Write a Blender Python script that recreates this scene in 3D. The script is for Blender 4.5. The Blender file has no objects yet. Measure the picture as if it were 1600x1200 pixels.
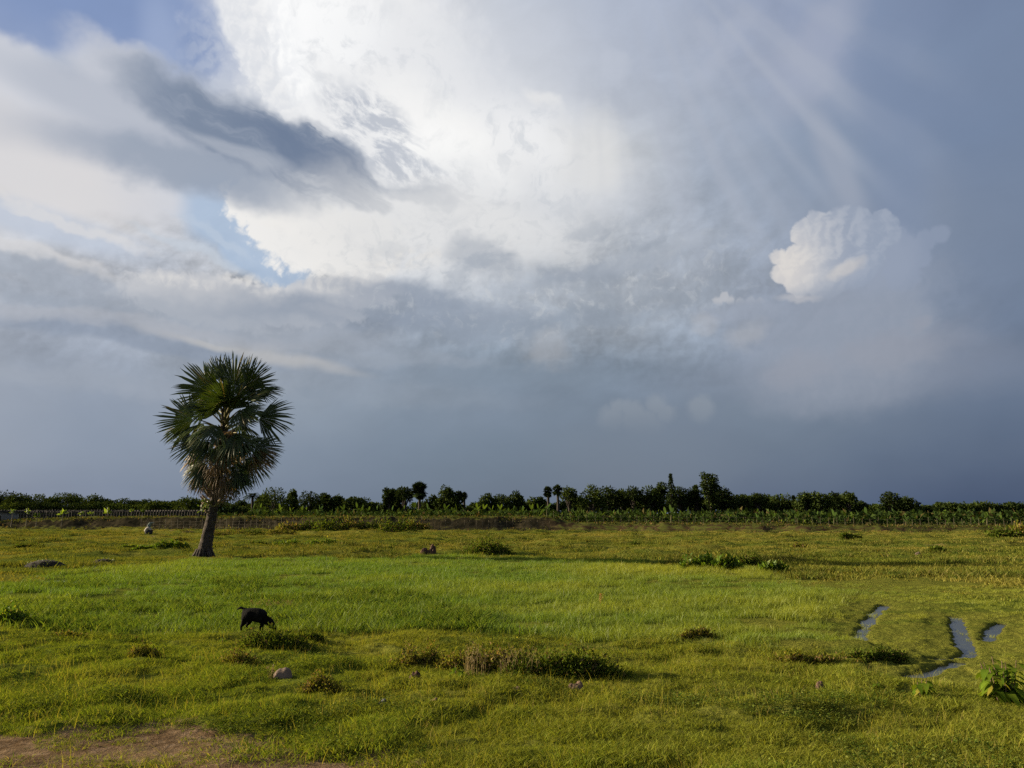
import bpy, bmesh, math, random
import numpy as np
from mathutils import Vector, Matrix, Euler

SC = bpy.context.scene
COL = SC.collection
random.seed(7)
RNG = np.random.default_rng(7)

# ------------------------------------------------------------------ camera
H_EYE = 1.9
PITCH = math.atan(202 / 1200)
cam_data = bpy.data.cameras.new("camera")
cam_data.sensor_width = 36.0
cam_data.lens = 27.0
cam_data.clip_start = 0.1
cam_data.clip_end = 20000
cam = bpy.data.objects.new("camera", cam_data)
cam.location = (0, 0, H_EYE)
cam.rotation_euler = (math.pi / 2 + PITCH, 0, 0)
COL.objects.link(cam)
SC.camera = cam

EXPO = 1.42
SC.view_settings.view_transform = 'Standard'
SC.view_settings.look = 'None'
SC.view_settings.exposure = EXPO
SC.view_settings.gamma = 1.0
SC.view_settings.use_curve_mapping = False
SC.cycles.max_bounces = 4
SC.cycles.diffuse_bounces = 2
SC.cycles.glossy_bounces = 2
SC.cycles.transmission_bounces = 3
SC.cycles.transparent_max_bounces = 6
SC.cycles.use_denoising = False
SC.cycles.use_adaptive_sampling = True
SC.cycles.adaptive_threshold = 0.01
SC.cycles.adaptive_min_samples = 6

# ------------------------------------------------------------------ sun
SUN_AZ = math.radians(-80)      # measured from the view direction (+Y), to the left
SUN_EL = math.radians(15)
SUN_STRENGTH = 5.0
sun_dir = Vector((math.sin(SUN_AZ) * math.cos(SUN_EL), math.cos(SUN_AZ) * math.cos(SUN_EL), math.sin(SUN_EL)))
sl = bpy.data.lights.new("sun", 'SUN')
sl.energy = SUN_STRENGTH
sl.angle = math.radians(0.6)
sl.color = (1.0, 0.83, 0.58)
so = bpy.data.objects.new("sun", sl)
so.rotation_euler = sun_dir.to_track_quat('Z', 'Y').to_euler()
COL.objects.link(so)


def pdir(px, py):
    """direction in the world seen at a point of the photograph (1600 x 1200)"""
    X = (px - 800) / 1200.0
    Y = (600 - py) / 1200.0
    return (X, math.cos(PITCH) - Y * math.sin(PITCH), math.sin(PITCH) + Y * math.cos(PITCH))


def azel(px, py):
    d = pdir(px, py)
    return math.degrees(math.atan2(d[0], d[1])), math.degrees(math.atan2(d[2], math.hypot(d[0], d[1])))


def azel_to_px(az, el):
    a, e = math.radians(az), math.radians(el)
    x, y, z = math.sin(a) * math.cos(e), math.cos(a) * math.cos(e), math.sin(e)
    f = y * math.cos(PITCH) + z * math.sin(PITCH)
    u = -y * math.sin(PITCH) + z * math.cos(PITCH)
    if f < 0.05:
        return None
    return 800 + 1200 * x / f, 600 - 1200 * u / f


def s2l(c):
    c = c / 255.0
    return c / 12.92 if c <= 0.04045 else ((c + 0.055) / 1.055) ** 2.4


def lin(rgb):
    return tuple(s2l(v) for v in rgb)

# ------------------------------------------------------------------ sky (world nodes, laid out by azimuth and elevation)
SKY_STRENGTH = 0.1
GX = [0, 133, 267, 400, 533, 667, 800, 933, 1067, 1200, 1333, 1467, 1600]
GRID = {
 0:   [(128,147,186),(126,146,186),(122,143,186),(232,233,237),(246,246,247),(228,229,232),(192,198,209),(167,176,194),(153,164,187),(144,156,182),(135,150,178),(121,136,164),(102,120,151)],
 80:  [(196,202,214),(178,187,205),(160,173,200),(222,225,231),(248,248,248),(236,236,238),(203,207,214),(172,180,196),(159,169,188),(160,168,187),(136,149,175),(122,138,165),(113,129,156)],
 160: [(208,210,216),(194,198,207),(178,184,196),(190,195,205),(222,224,228),(242,242,241),(218,220,223),(186,192,203),(165,174,190),(147,159,179),(126,141,167),(120,135,162),(114,131,157)],
 240: [(216,213,214),(200,202,209),(186,190,199),(178,184,195),(190,195,204),(226,227,229),(240,239,237),(207,210,213),(166,175,190),(144,157,177),(131,146,169),(117,133,160),(112,128,154)],
 320: [(202,207,214),(214,213,215),(200,204,212),(226,224,222),(236,234,231),(232,231,229),(226,225,223),(195,199,206),(158,168,183),(140,153,173),(138,149,168),(120,134,158),(112,127,151)],
 400: [(180,186,196),(196,198,203),(190,194,202),(198,200,204),(222,220,216),(203,205,207),(182,187,194),(166,175,186),(150,160,175),(136,148,168),(138,148,166),(123,136,157),(110,124,148)],
 480: [(156,164,178),(162,168,180),(168,172,181),(166,171,180),(155,163,175),(152,161,173),(152,161,173),(149,159,171),(140,152,168),(132,144,163),(130,142,160),(119,131,152),(105,119,143)],
 560: [(148,157,173),(149,157,172),(150,158,171),(150,157,169),(144,153,167),(137,148,163),(130,143,158),(128,141,157),(126,138,155),(122,135,153),(120,132,150),(111,123,144),(100,114,138)],
 640: [(142,152,170),(141,151,168),(140,150,167),(138,149,165),(132,144,160),(124,137,154),(119,132,150),(118,131,148),(117,129,147),(112,125,143),(107,120,140),(101,114,136),(92,106,131)],
 720: [(122,137,162),(120,135,160),(118,133,157),(116,131,153),(114,128,149),(110,125,145),(107,122,141),(107,120,139),(104,117,138),(97,111,133),(88,103,128),(78,94,122),(70,86,116)],
 800: [(130,141,160),(124,137,158),(118,132,154),(112,127,149),(108,123,145),(104,119,139),(102,116,136),(100,113,134),(94,108,131),(84,99,126),(74,91,120),(66,83,113),(60,77,107)],
}
GY = sorted(GRID)
GARR = np.array([[lin(c) for c in GRID[y]] for y in GY])


def grid_at(px, py):
    px = min(max(px, 0), 1599.9)
    py = min(max(py, 0), 799.9)
    fx = px / 1600 * 12
    fy = py / 80
    i, j = int(fy), int(fx)
    a, b = fy - i, fx - j
    return (GARR[i, j] * (1 - a) * (1 - b) + GARR[i, j + 1] * (1 - a) * b + GARR[i + 1, j] * a * (1 - b) + GARR[i + 1, j + 1] * a * b)


def sky_base(az, el):
    """cloud-layer colour; outside the part of the sky in the picture it runs on into a plausible evening sky"""
    e = max(el, 0.0)
    azc = min(max(az, -33.0), 33.0)
    p = azel_to_px(azc, e)
    c = np.array(grid_at(*p))
    away = max(abs(az) - 33.0, 0.0)
    if away > 0:
        t = min(away / 50.0, 1.0)
        if az < 0:
            far = np.array(lin((225, 212, 196))) if abs(az) < 120 else np.array(lin((150, 158, 172)))
        else:
            far = np.array(lin((112, 126, 150)))
        if abs(az) > 160:
            far = np.array(lin((128, 138, 158)))
        c = c * (1 - t) + far * t
    if el > 36:
        t = min((el - 36) / 30, 1)
        c = c * (1 - t) + np.array(lin((160, 168, 184))) * t
    return c


world = bpy.data.worlds.new("World")
SC.world = world
world.use_nodes = True
wt = world.node_tree
wt.nodes.clear()


class NT:
    def __init__(self, tree):
        self.t = tree

    def node(self, typ, **kw):
        n = self.t.nodes.new(typ)
        for k, v in kw.items():
            setattr(n, k, v)
        return n

    def put(self, sock, v):
        if v is None:
            return
        if isinstance(v, bpy.types.NodeSocket):
            self.t.links.new(v, sock)
        else:
            sock.default_value = v

    def m(self, op, a, b=None, c=None, clamp=False):
        n = self.node('ShaderNodeMath', operation=op, use_clamp=clamp)
        self.put(n.inputs[0], a)
        self.put(n.inputs[1], b)
        self.put(n.inputs[2], c)
        return n.outputs[0]

    def vm(self, op, a, b=None, scale=None):
        n = self.node('ShaderNodeVectorMath', operation=op)
        self.put(n.inputs[0], a)
        self.put(n.inputs[1], b)
        if scale is not None:
            self.put(n.inputs['Scale'], scale)
        return n.outputs['Value'] if op in ('LENGTH', 'DOT_PRODUCT', 'DISTANCE') else n.outputs[0]

    def noise(self, v, scale, detail=4, rough=0.5, dist=0.0, color=False, lac=2.0):
        n = self.node('ShaderNodeTexNoise')
        n.noise_dimensions = '2D'
        self.put(n.inputs['Vector'], v)
        self.put(n.inputs['Scale'], scale)
        self.put(n.inputs['Detail'], detail)
        self.put(n.inputs['Roughness'], rough)
        self.put(n.inputs['Lacunarity'], lac)
        self.put(n.inputs['Distortion'], dist)
        return n.outputs['Color'] if color else n.outputs[0]

    def rng(self, v, a, b, c=0.0, d=1.0, smooth=True):
        n = self.node('ShaderNodeMapRange')
        n.interpolation_type = 'SMOOTHSTEP' if smooth else 'LINEAR'
        n.clamp = True
        self.put(n.inputs['Value'], v)
        self.put(n.inputs['From Min'], a)
        self.put(n.inputs['From Max'], b)
        self.put(n.inputs['To Min'], c)
        self.put(n.inputs['To Max'], d)
        return n.outputs[0]

    def mix(self, fac, a, b, blend='MIX'):
        n = self.node('ShaderNodeMix', data_type='RGBA', blend_type=blend)
        n.clamp_factor = True
        self.put(n.inputs[0], fac)
        self.put(n.inputs[6], a if isinstance(a, bpy.types.NodeSocket) else tuple(a)[:3] + (1,))
        self.put(n.inputs[7], b if isinstance(b, bpy.types.NodeSocket) else tuple(b)[:3] + (1,))
        return n.outputs[2]

    def xform(self, v, loc=(0, 0, 0), rot=0.0, scale=(1, 1, 1), typ='TEXTURE'):
        n = self.node('ShaderNodeMapping', vector_type=typ)
        self.put(n.inputs['Vector'], v)
        n.inputs['Location'].default_value = loc
        n.inputs['Rotation'].default_value = (0, 0, rot)
        n.inputs['Scale'].default_value = scale
        return n.outputs[0]


W = NT(wt)
tc = W.node('ShaderNodeTexCoord')
sep = W.node('ShaderNodeSeparateXYZ')
wt.links.new(tc.outputs['Generated'], sep.inputs[0])
az = W.m('MULTIPLY', W.m('ARCTAN2', sep.outputs[0], sep.outputs[1]), 180 / math.pi)
el = W.m('MULTIPLY', W.m('ARCSINE', sep.outputs[2]), 180 / math.pi)
comb = W.node('ShaderNodeCombineXYZ')
wt.links.new(az, comb.inputs[0])
wt.links.new(el, comb.inputs[1])
P = comb.outputs[0]                      # (azimuth, elevation) in degrees


def warp(v, scale, amp, detail=5, rough=0.55, stretch=(1, 1, 1), off=(0, 0, 0)):
    n = W.noise(W.xform(v, loc=off, scale=stretch), scale, detail, rough, color=True)
    d = W.vm('SUBTRACT', n, (0.5, 0.5, 0.5))
    d = W.vm('MULTIPLY', d, (amp, amp, 0.0))
    return W.vm('ADD', v, d)


Pl = warp(P, 0.06, 7.0, 4, 0.55, (1.6, 1, 1))            # slow, large billows
Pm = warp(P, 0.2, 3.4, 4, 0.6, (1.3, 1, 1), (31, 7, 0))  # medium
Pf = warp(W.vm('ADD', W.vm('SCALE', P, None, 0.45), W.vm('SCALE', Pm, None, 0.55)), 0.8, 1.7, 4, 0.6, (1.0, 1, 1), (11, 17, 0))  # crisp little knobs
Pc = warp(W.vm('ADD', W.vm('SCALE', P, None, 0.88), W.vm('SCALE', Pm, None, 0.12)), 1.1, 0.5, 3, 0.5, (1, 1, 1), (3, 5, 0))    # rounded heads


def heads(v):
    """round cauliflower heads with creases between them (billowed noise)"""
    tot = None
    for sc_, am in ((0.6, 1.0), (1.35, 0.5), (3.1, 0.22)):
        n = W.node('ShaderNodeTexNoise', noise_dimensions='2D')
        n.normalize = False
        W.put(n.inputs['Vector'], v)
        n.inputs['Scale'].default_value = sc_
        n.inputs['Detail'].default_value = 0.0
        k = W.m('MULTIPLY', W.m('ABSOLUTE', n.outputs[0]), am)
        tot = k if tot is None else W.m('ADD', tot, k)
    return tot


puff = heads(Pc)
puff_l = heads(W.vm('ADD', Pc, (-0.30, 0.20, 0)))
relief = W.rng(W.m('SUBTRACT', puff, puff_l), -0.42, 0.50)     # side of each head turned to the sun
knob = W.m('MULTIPLY', W.m('SUBTRACT', puff, 0.45), -1.0)


def blob(coord, px, py, rx, ry, rot=0.0, soft=0.5, bump=0.0):
    """soft ellipse at a place in the sky; radii in photo pixels, soft = share of the radius that fades"""
    a, e = azel(px, py)
    a1, _ = azel(px + 20, py)
    a0, _ = azel(px - 20, py)
    _, e1 = azel(px, py - 20)
    _, e0 = azel(px, py + 20)
    kx, ky = (a1 - a0) / 40, (e1 - e0) / 40
    q = W.xform(coord, (a, e, 0), -math.radians(rot), (max(rx * kx, .05), max(ry * ky, .05), 1))
    ln = W.vm('LENGTH', q)
    if bump:
        ln = W.m('MULTIPLY_ADD', knob, bump, ln)
    return W.rng(ln, 1.0 + soft / 2, 1.0 - soft / 2)


def union(*bs):
    r = bs[0]
    for b in bs[1:]:
        r = W.m('MAXIMUM', r, b)
    return r


def cut(a, b):
    return W.m('MULTIPLY', a, W.m('SUBTRACT', 1.0, b))


def scl(a, k):
    return W.m('MULTIPLY', a, k)


def ramp_field(rows, stops, fac, height):
    out = None
    for i, e in enumerate(rows):
        r = W.node('ShaderNodeValToRGB')
        els = r.color_ramp.elements
        while len(els) < len(stops):
            els.new(0.5)
        for k, a_ in enumerate(stops):
            els[k].position = (a_ + 180) / 360
        for k, a_ in enumerate(stops):
            els[k].color = tuple(sky_base(a_, e)) + (1,)
        wt.links.new(fac, r.inputs[0])
        out = r.outputs[0] if out is None else W.mix(W.rng(height, rows[i - 1], e, smooth=False), out, r.outputs[0])
    return out


# base colour field: one ramp over azimuth per band of elevation, bands blended in turn
EL_ROWS = [0, 2.5, 5, 8, 11, 14, 17, 20, 23, 26, 29, 32, 36, 60]
AZ_STOPS = [-180, -120, -80, -50] + list(np.linspace(-35, 35, 21)) + [50, 80, 120, 180]
azf = W.m('DIVIDE', W.m('ADD', W.vm('DOT_PRODUCT', Pl, (1, 0, 0)), 180.0), 360.0)
elw = W.vm('DOT_PRODUCT', Pl, (0, 1, 0))
base = ramp_field(EL_ROWS, AZ_STOPS, azf, elw)

Pst = W.xform(P, scale=(2.2, 1, 1))
n_soft = W.noise(Pst, 0.16, 5, 0.58, 0.6)
n_mid = W.noise(W.xform(Pl, (5, 9, 0), math.radians(12), (1.7, 1, 1)), 0.42, 6, 0.58)
n_fine = W.noise(Pm, 1.1, 4, 0.6)

# mottling: the layer is thicker and thinner from place to place
band = W.m('ADD', 0.30, W.m('ADD', scl(blob(P, 800, 450, 480, 130, 0, 1.2), 0.9), scl(blob(P, 200, 430, 420, 160, 0, 1.2), 0.45)))
calm = union(blob(P, 800, 690, 1000, 130, 0, 0.6), blob(P, 1480, 150, 330, 420, 0, 0.9), blob(P, 1200, 720, 700, 90, 0, 1.0), blob(P, 200, 700, 500, 90, 0, 1.2))
band = W.m('MULTIPLY', band, W.m('SUBTRACT', 1.0, scl(calm, 0.8)))
mot = W.m('MULTIPLY_ADD', W.m('SUBTRACT', n_mid, 0.5), 1.5, W.m('SUBTRACT', n_soft, 0.5))
mot = W.m('MULTIPLY', mot, band)
tex = union(scl(blob(P, 900, 450, 420, 120, 5, 1.1), 1.0), scl(blob(P, 260, 470, 380, 110, 4, 1.2), 0.7))
big = W.noise(W.xform(Pl, (2, 4, 0), math.radians(8), (1.9, 1, 1)), 0.23, 5, 0.6)
mot = W.m('ADD', mot, W.m('MULTIPLY', W.m('MULTIPLY', W.m('SUBTRACT', relief, 0.5), tex), 0.22))
mot = W.m('ADD', mot, W.m('MULTIPLY', W.m('MULTIPLY', W.m('SUBTRACT', big, 0.5), union(tex, scl(blob(P, 700, 560, 900, 90, 0, 1.2), 0.6))), 1.1))
gain = W.m('ADD', 1.0, W.m('MULTIPLY', mot, 0.8))
layer = W.vm('SCALE', base, None, gain)
col = layer


STEP = [0]
P0, Pl0, Pm0, Pf0, Pc0 = P, Pl, Pm, Pf, Pc


def step(force=False):
    """let the layers be worked out one after another: Cycles has little room for values that wait side by side"""
    global P, Pl, Pm, Pf, Pc
    STEP[0] += 1
    if STEP[0] % 3 and not force:
        return

    def tie(v):
        n = W.node('ShaderNodeVectorMath', operation='MULTIPLY_ADD')
        W.put(n.inputs[0], col)
        W.put(n.inputs[1], (1e-9, 1e-9, 1e-9))
        W.put(n.inputs[2], v)
        return n.outputs[0]
    P, Pl, Pm, Pf, Pc = tie(P0), tie(Pl0), tie(Pm0), tie(Pf0), tie(Pc0)


def over(mask, rgb, strength=1.0):
    global col
    col = W.mix(scl(mask, strength) if strength != 1.0 else mask, col, lin(rgb) if max(rgb) > 1 else rgb)
    step()


# open blue at the top left and the cloud deck below it
over(blob(Pl, 130, 0, 330, 90, 4, 0.5), (128, 148, 188), 0.8)
over(blob(Pm, 20, 262, 60, 14, 0, 1.2), (165, 183, 208), 0.55)
deck = union(blob(Pm, 90, 208, 290, 114, 10, 0.3), blob(Pm, 300, 205, 210, 74, 25, 0.35))
over(deck, (207, 209, 216), 0.92)
over(blob(Pm, 30, 270, 210, 90, 8, 1.0), (221, 217, 215), 0.7)
over(blob(P, 255, 90, 30, 95, -16, 1.2), (172, 186, 214), 0.35)
over(blob(P, 60, 350, 190, 26, 8, 1.1), (183, 194, 212), 0.7)
over(blob(Pm, 110, 348, 120, 9, 16, 1.0), (222, 219, 217), 0.6)
over(blob(Pm, 60, 395, 150, 12, 12, 1.0), (214, 212, 212), 0.6)

# blue gap
over(union(blob(Pl, 322, 345, 66, 62, 30, 0.6), blob(Pl, 402, 408, 100, 46, 22, 0.4)), (168, 188, 213), 0.85)
over(blob(Pm, 300, 392, 90, 9, 14, 1.0), (196, 205, 216), 0.6)
over(blob(Pm, 340, 372, 70, 7, 20, 1.0), (190, 202, 217), 0.5)

# the bright cloud
billow = W.noise(Pm, 0.55, 5, 0.62)
wht = union(blob(Pm, 376, 42, 66, 32, 38, 0.8), blob(Pm, 440, 110, 92, 50, 36, 0.9), blob(Pc, 415, 30, 88, 50, 32, 0.8, 0.22), blob(Pm, 560, 80, 210, 150, 15, 0.6, 0.22), blob(Pc, 470, 150, 120, 48, 26, 0.3, 0.22),
            blob(Pc, 640, 190, 190, 120, 20, 0.6, 0.22), blob(Pm, 760, 265, 190, 120, 10, 0.9), blob(Pc, 640, 350, 150, 92, 10, 0.7, 0.22))
over(wht, (241, 241, 241), 0.92)
lobe = union(blob(Pc, 470, 362, 118, 62, 24, 0.3, 0.4), blob(Pc, 545, 385, 98, 62, 0, 0.4, 0.4), blob(Pc, 405, 325, 62, 26, 15, 0.3, 0.4))
over(lobe, (244, 241, 236), 0.95)
over(union(blob(Pf, 455, 60, 32, 105, -22, 0.9), blob(Pf, 520, 40, 90, 60, 0, 1.0), blob(Pf, 700, 250, 90, 46, 22, 1.0)), (255, 255, 254), 0.95)
over(W.m('MULTIPLY', blob(Pm, 390, 85, 95, 90, 40, 1.0), W.m('SUBTRACT', 1.0, relief)), (206, 211, 220), 0.45)
over(W.m('MULTIPLY', union(blob(Pm, 610, 120, 160, 90, 20, 1.0), blob(Pm, 800, 260, 170, 120, 0, 1.0)), W.rng(billow, 0.48, 0.72)), (214, 217, 221), 0.75)
over(blob(P, 720, 80, 190, 90, 0, 1.1), (222, 224, 228), 0.45)
over(blob(P, 930, 60, 190, 120, 0, 1.2), (184, 191, 205), 0.4)
over(blob(Pm, 690, 215, 130, 50, 30, 0.9), (250, 249, 246), 0.55)

# dark tongue of cloud across the bright one
over(blob(Pl, 190, 175, 190, 48, 14, 1.0), (168, 175, 189), 0.6)
over(blob(Pl, 235, 262, 200, 44, 2, 1.0), (172, 178, 191), 0.75)
over(blob(Pm, 330, 190, 170, 46, 20, 0.7), (146, 156, 173), 0.8)
over(blob(Pm, 310, 275, 190, 36, 4, 0.9), (146, 157, 174), 0.75)
tongue = union(blob(Pm, 400, 218, 170, 56, 18, 0.7), blob(Pm, 490, 255, 120, 56, 18, 0.45), blob(Pm, 555, 285, 56, 44, 35, 0.35), blob(Pm, 590, 312, 30, 16, 30, 0.6))
fib = W.rng(W.noise(W.xform(Pm, (9, 1, 0), math.radians(-20), (3.2, 0.7, 1)), 0.8, 4, 0.6), 0.30, 0.62)
over(W.m('MULTIPLY', tongue, W.m('MULTIPLY_ADD', fib, 0.45, 0.55)), (122, 135, 156), 0.97)
over(union(blob(Pm, 540, 275, 46, 40, 40, 0.8), blob(Pm, 470, 235, 100, 26, 20, 1.0)), (106, 121, 146), 0.85)
over(blob(Pl, 360, 240, 80, 12, 4, 1.0), (176, 182, 193), 0.6)
strk = W.noise(W.xform(Pl, (3, 3, 0), math.radians(-24), (2.4, 0.9, 1)), 1.0, 5, 0.6)
over(W.m('MULTIPLY', union(blob(Pm, 585, 205, 90, 46, 28, 0.8), blob(Pm, 640, 255, 60, 26, 30, 0.9)), W.rng(strk, 0.34, 0.62)), (172, 179, 192), 0.75)
over(blob(Pm, 645, 300, 66, 14, 14, 0.8), (136, 148, 167), 0.85)
over(W.m('MULTIPLY', blob(Pm, 700, 330, 120, 60, 15, 1.0), W.rng(strk, 0.48, 0.7)), (196, 200, 206), 0.55)

over(blob(Pm, 850, 400, 330, 120, 8, 1.1), (182, 187, 195), 0.5)
over(blob(Pm, 700, 350, 200, 60, 8, 1.1), (232, 231, 229), 0.6)
# the grey bank below: lit knobs along its top, grey hollows
bank_top = union(blob(Pc, 330, 470, 150, 40, 4, 0.3, 0.4), blob(Pc, 520, 462, 110, 30, -8, 0.35, 0.4), blob(Pc, 450, 480, 120, 34, 0, 0.3, 0.4))
over(bank_top, (196, 197, 201), 0.9)
over(W.m('MULTIPLY', union(blob(Pc, 400, 446, 60, 16, 10, 0.9), blob(Pc, 530, 440, 60, 16, -14, 0.8), blob(Pc, 640, 405, 70, 16, -8, 1.0), blob(Pc, 280, 440, 60, 10, 0, 1)), relief), (232, 228, 222), 0.5)
over(blob(Pm, 400, 505, 220, 26, 4, 0.9), (158, 165, 177), 0.8)
over(blob(Pm, 640, 475, 120, 34, 10, 0.9), (142, 152, 168), 0.6)
over(blob(Pm, 760, 405, 60, 24, 14, 0.9), (160, 167, 178), 0.6)
over(blob(Pm, 760, 515, 80, 24, -6, 0.9), (141, 152, 168), 0.5)
over(blob(Pm, 70, 425, 150, 18, 8, 1.0), (160, 168, 181), 0.6)
over(W.m('MULTIPLY', blob(P, 800, 430, 330, 95, 0, 0.9), W.rng(n_fine, 0.5, 0.74)), (200, 203, 206), 0.45)
over(W.m('MULTIPLY', blob(P, 900, 440, 330, 95, 0, 0.9), W.rng(n_mid, 0.52, 0.34)), (150, 160, 174), 0.4)
over(blob(Pl, 250, 548, 230, 16, 3, 0.8), (128, 140, 160), 0.6)
over(union(blob(Pl, 455, 563, 100, 9, 10, 1.6), blob(Pl, 340, 543, 90, 6, 2, 1.6)), (190, 187, 184), 0.6)
over(blob(Pm, 480, 612, 22, 7, 3, 1.0), (132, 144, 160), 0.6)

# long soft bands of the grey bank, one over the other
for (bx, by, brx, bry, rot_, rgb_, k_) in [(520, 492, 190, 20, 4, (141, 151, 167), .75), (160, 500, 240, 14, 3, (170, 173, 182), .6), (90, 462, 150, 12, 5, (150, 159, 173), .6),
                                           (330, 520, 200, 10, 4, (166, 170, 179), .5), (620, 560, 150, 12, 2, (150, 158, 170), .5), (700, 470, 110, 18, 10, (142, 152, 168), .6),
                                           (900, 500, 120, 14, -4, (139, 150, 165), .5), (960, 420, 130, 16, -10, (150, 159, 173), .5), (1030, 395, 90, 14, -14, (174, 180, 189), .5),
                                           (100, 590, 260, 16, 2, (156, 163, 176), .4), (560, 610, 240, 20, 3, (146, 155, 168), .35), (800, 585, 200, 14, 0, (126, 139, 155), .45)]:
    over(W.m('MULTIPLY', blob(Pm, bx, by, brx, bry, rot_, 1.3), W.m('MULTIPLY_ADD', n_mid, 1.2, 0.35)), rgb_, k_)

# thin high veils and sun rays on the right
over(union(blob(Pm, 1105, 72, 34, 16, 50, 1.4), blob(Pm, 1135, 80, 60, 20, -40, 1.5)), (180, 186, 201), 0.35)
over(blob(Pm, 1290, 60, 120, 44, -38, 1.2), (168, 174, 192), 0.5)
over(blob(Pm, 848, 156, 30, 12, 24, 1.4), (238, 237, 235), 0.55)
over(blob(Pm, 925, 240, 50, 62, 20, 1.1), (219, 219, 218), 0.65)
over(blob(Pm, 955, 110, 26, 22, 0, 1.1), (192, 198, 210), 0.6)
apex = azel(930, -260)
rel = W.vm('SUBTRACT', W.vm('ADD', W.vm('SCALE', P, None, 0.75), W.vm('SCALE', Pm, None, 0.25)), (apex[0], apex[1], 0))
sr = W.node('ShaderNodeSeparateXYZ')
wt.links.new(rel, sr.inputs[0])
ang = W.m('ARCTAN2', sr.outputs[0], W.m('MULTIPLY', sr.outputs[1], -1.0))
cr = W.node('ShaderNodeCombineXYZ')
wt.links.new(ang, cr.inputs[0])
ray = W.rng(W.noise(cr.outputs[0], 13.0, 1, 0.4), 0.36, 0.7)
over(W.m('MULTIPLY', ray, blob(P, 1160, 200, 230, 190, 12, 1.1)), (176, 182, 195), 0.42)
over(blob(P, 1306, 255, 22, 95, -20, 1.2), (166, 172, 186), 0.5)
over(blob(P, 1390, 200, 46, 260, -3, 1.2), (121, 137, 165), 0.5)

# the tall cumulus: lit heads on its left, its body melting into the haze below
B = 0.35


def heads_of(lst, soft=0.2):
    return union(*[blob(Pc, x_, y_, r_, r_, 0, min(soft * 20 / r_ + 0.08, 1.0), B * 14 / (r_ + 6)) for x_, y_, r_ in lst])


body = union(blob(Pm, 1340, 460, 110, 80, 0, 1.2), blob(Pm, 1300, 530, 150, 85, 0, 1.3), blob(Pm, 1410, 500, 60, 50, 0, 1.3))
over(blob(Pm, 1350, 580, 260, 50, 0, 1.2), (136, 141, 156), 0.4)
over(body, (146, 154, 169), 0.8)
over(W.m('MULTIPLY', body, relief), (150, 156, 171), 0.22)
fade_low = W.rng(W.vm('DOT_PRODUCT', P, (0, 1, 0)), azel(1300, 500)[1], azel(1300, 425)[1])
arm = heads_of([(1469, 365, 15), (1449, 374, 18), (1431, 398, 26), (1410, 424, 32), (1403, 378, 24)], 0.35)
over(W.m('MULTIPLY', arm, fade_low), (141, 152, 173), 0.7)
cum = heads_of([(1216, 403, 12), (1226, 425, 20), (1246, 404, 24), (1257, 362, 22), (1275, 348, 20), (1298, 345, 17), (1331, 345, 19), (1350, 348, 19),
                (1378, 341, 15), (1382, 360, 26)])
over(W.m('MULTIPLY', blob(Pc, 1372, 408, 62, 60, 0, 0.8, 0.1), fade_low), (148, 158, 177), 0.75)
cum = union(cum, W.m('MULTIPLY', heads_of([(1318, 390, 66), (1250, 437, 28), (1290, 432, 36)]), W.rng(W.vm('DOT_PRODUCT', P, (0, 1, 0)), azel(1300, 485)[1], azel(1300, 440)[1])))
cum = W.m('MULTIPLY', cum, W.rng(W.vm('DOT_PRODUCT', P, (0, 1, 0)), azel(1300, 512)[1], azel(1300, 420)[1]))
over(cum, (149, 159, 177), 0.8)
over(W.m('MULTIPLY', cum, blob(P, 1400, 390, 60, 90, 0, 1.2)), (146, 157, 176), 0.6)
over(W.m('MULTIPLY', W.m('MULTIPLY', cum, relief), blob(P, 1335, 370, 70, 60, 0, 1.4)), (170, 177, 191), 0.6)
over(W.m('MULTIPLY', cum, blob(P, 1244, 394, 50, 74, 0, 1.7)), (198, 199, 203), 0.85)
over(W.m('MULTIPLY', cum, blob(P, 1230, 418, 40, 44, 0, 1.5)), (226, 219, 211), 0.8)
over(W.m('MULTIPLY', W.m('MULTIPLY', cum, blob(P, 1262, 385, 80, 80, 0, 1.4)), W.m('SUBTRACT', 1.0, relief)), (165, 172, 187), 0.28)
over(W.m('MULTIPLY', W.m('MULTIPLY', cum, blob(P, 1255, 385, 70, 80, 0, 1.4)), relief), (218, 216, 214), 0.25)
over(W.m('MULTIPLY', blob(Pc, 1320, 420, 30, 10, -22, 1.0), cum), (208, 203, 199), 0.6)
over(blob(Pc, 1248, 466, 30, 6, 8, 1.2), (196, 194, 196), 0.5)
cap = heads_of([(1131, 464, 8), (1122, 470, 8), (1142, 470, 8), (1158, 472, 8), (1174, 473, 9), (1188, 472, 6)])
cap = W.m('MULTIPLY', cap, W.rng(W.vm('DOT_PRODUCT', P, (0, 1, 0)), azel(1140, 482)[1], azel(1140, 468)[1]))
over(cap, (172, 177, 187), 0.5)
over(W.m('MULTIPLY', cap, blob(P, 1130, 464, 22, 12, 0, 1.0)), (196, 195, 197), 0.5)
over(blob(Pm, 1150, 490, 66, 18, 0, 1.1), (155, 162, 176), 0.5)
over(union(blob(Pm, 1098, 507, 22, 14, 0, 1.2), blob(Pm, 1168, 528, 40, 17, -14, 1.2), blob(Pm, 852, 545, 28, 26, 0, 1.2)), (180, 180, 183), 0.38)
over(union(blob(Pm, 1436, 505, 18, 14, 0, 1.2), blob(Pm, 1400, 550, 90, 26, -8, 1.2), blob(Pm, 1252, 578, 60, 22, 0, 1.2)), (150, 152, 163), 0.42)
tow = heads_of([(962, 636, 12), (978, 638, 13), (955, 654, 20), (990, 652, 22), (1026, 634, 16), (1040, 647, 14), (1010, 664, 26), (1095, 640, 20)], 0.8)
tow = W.m('MULTIPLY', tow, W.rng(W.vm('DOT_PRODUCT', P, (0, 1, 0)), azel(1000, 690)[1], azel(1000, 632)[1]))
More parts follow.
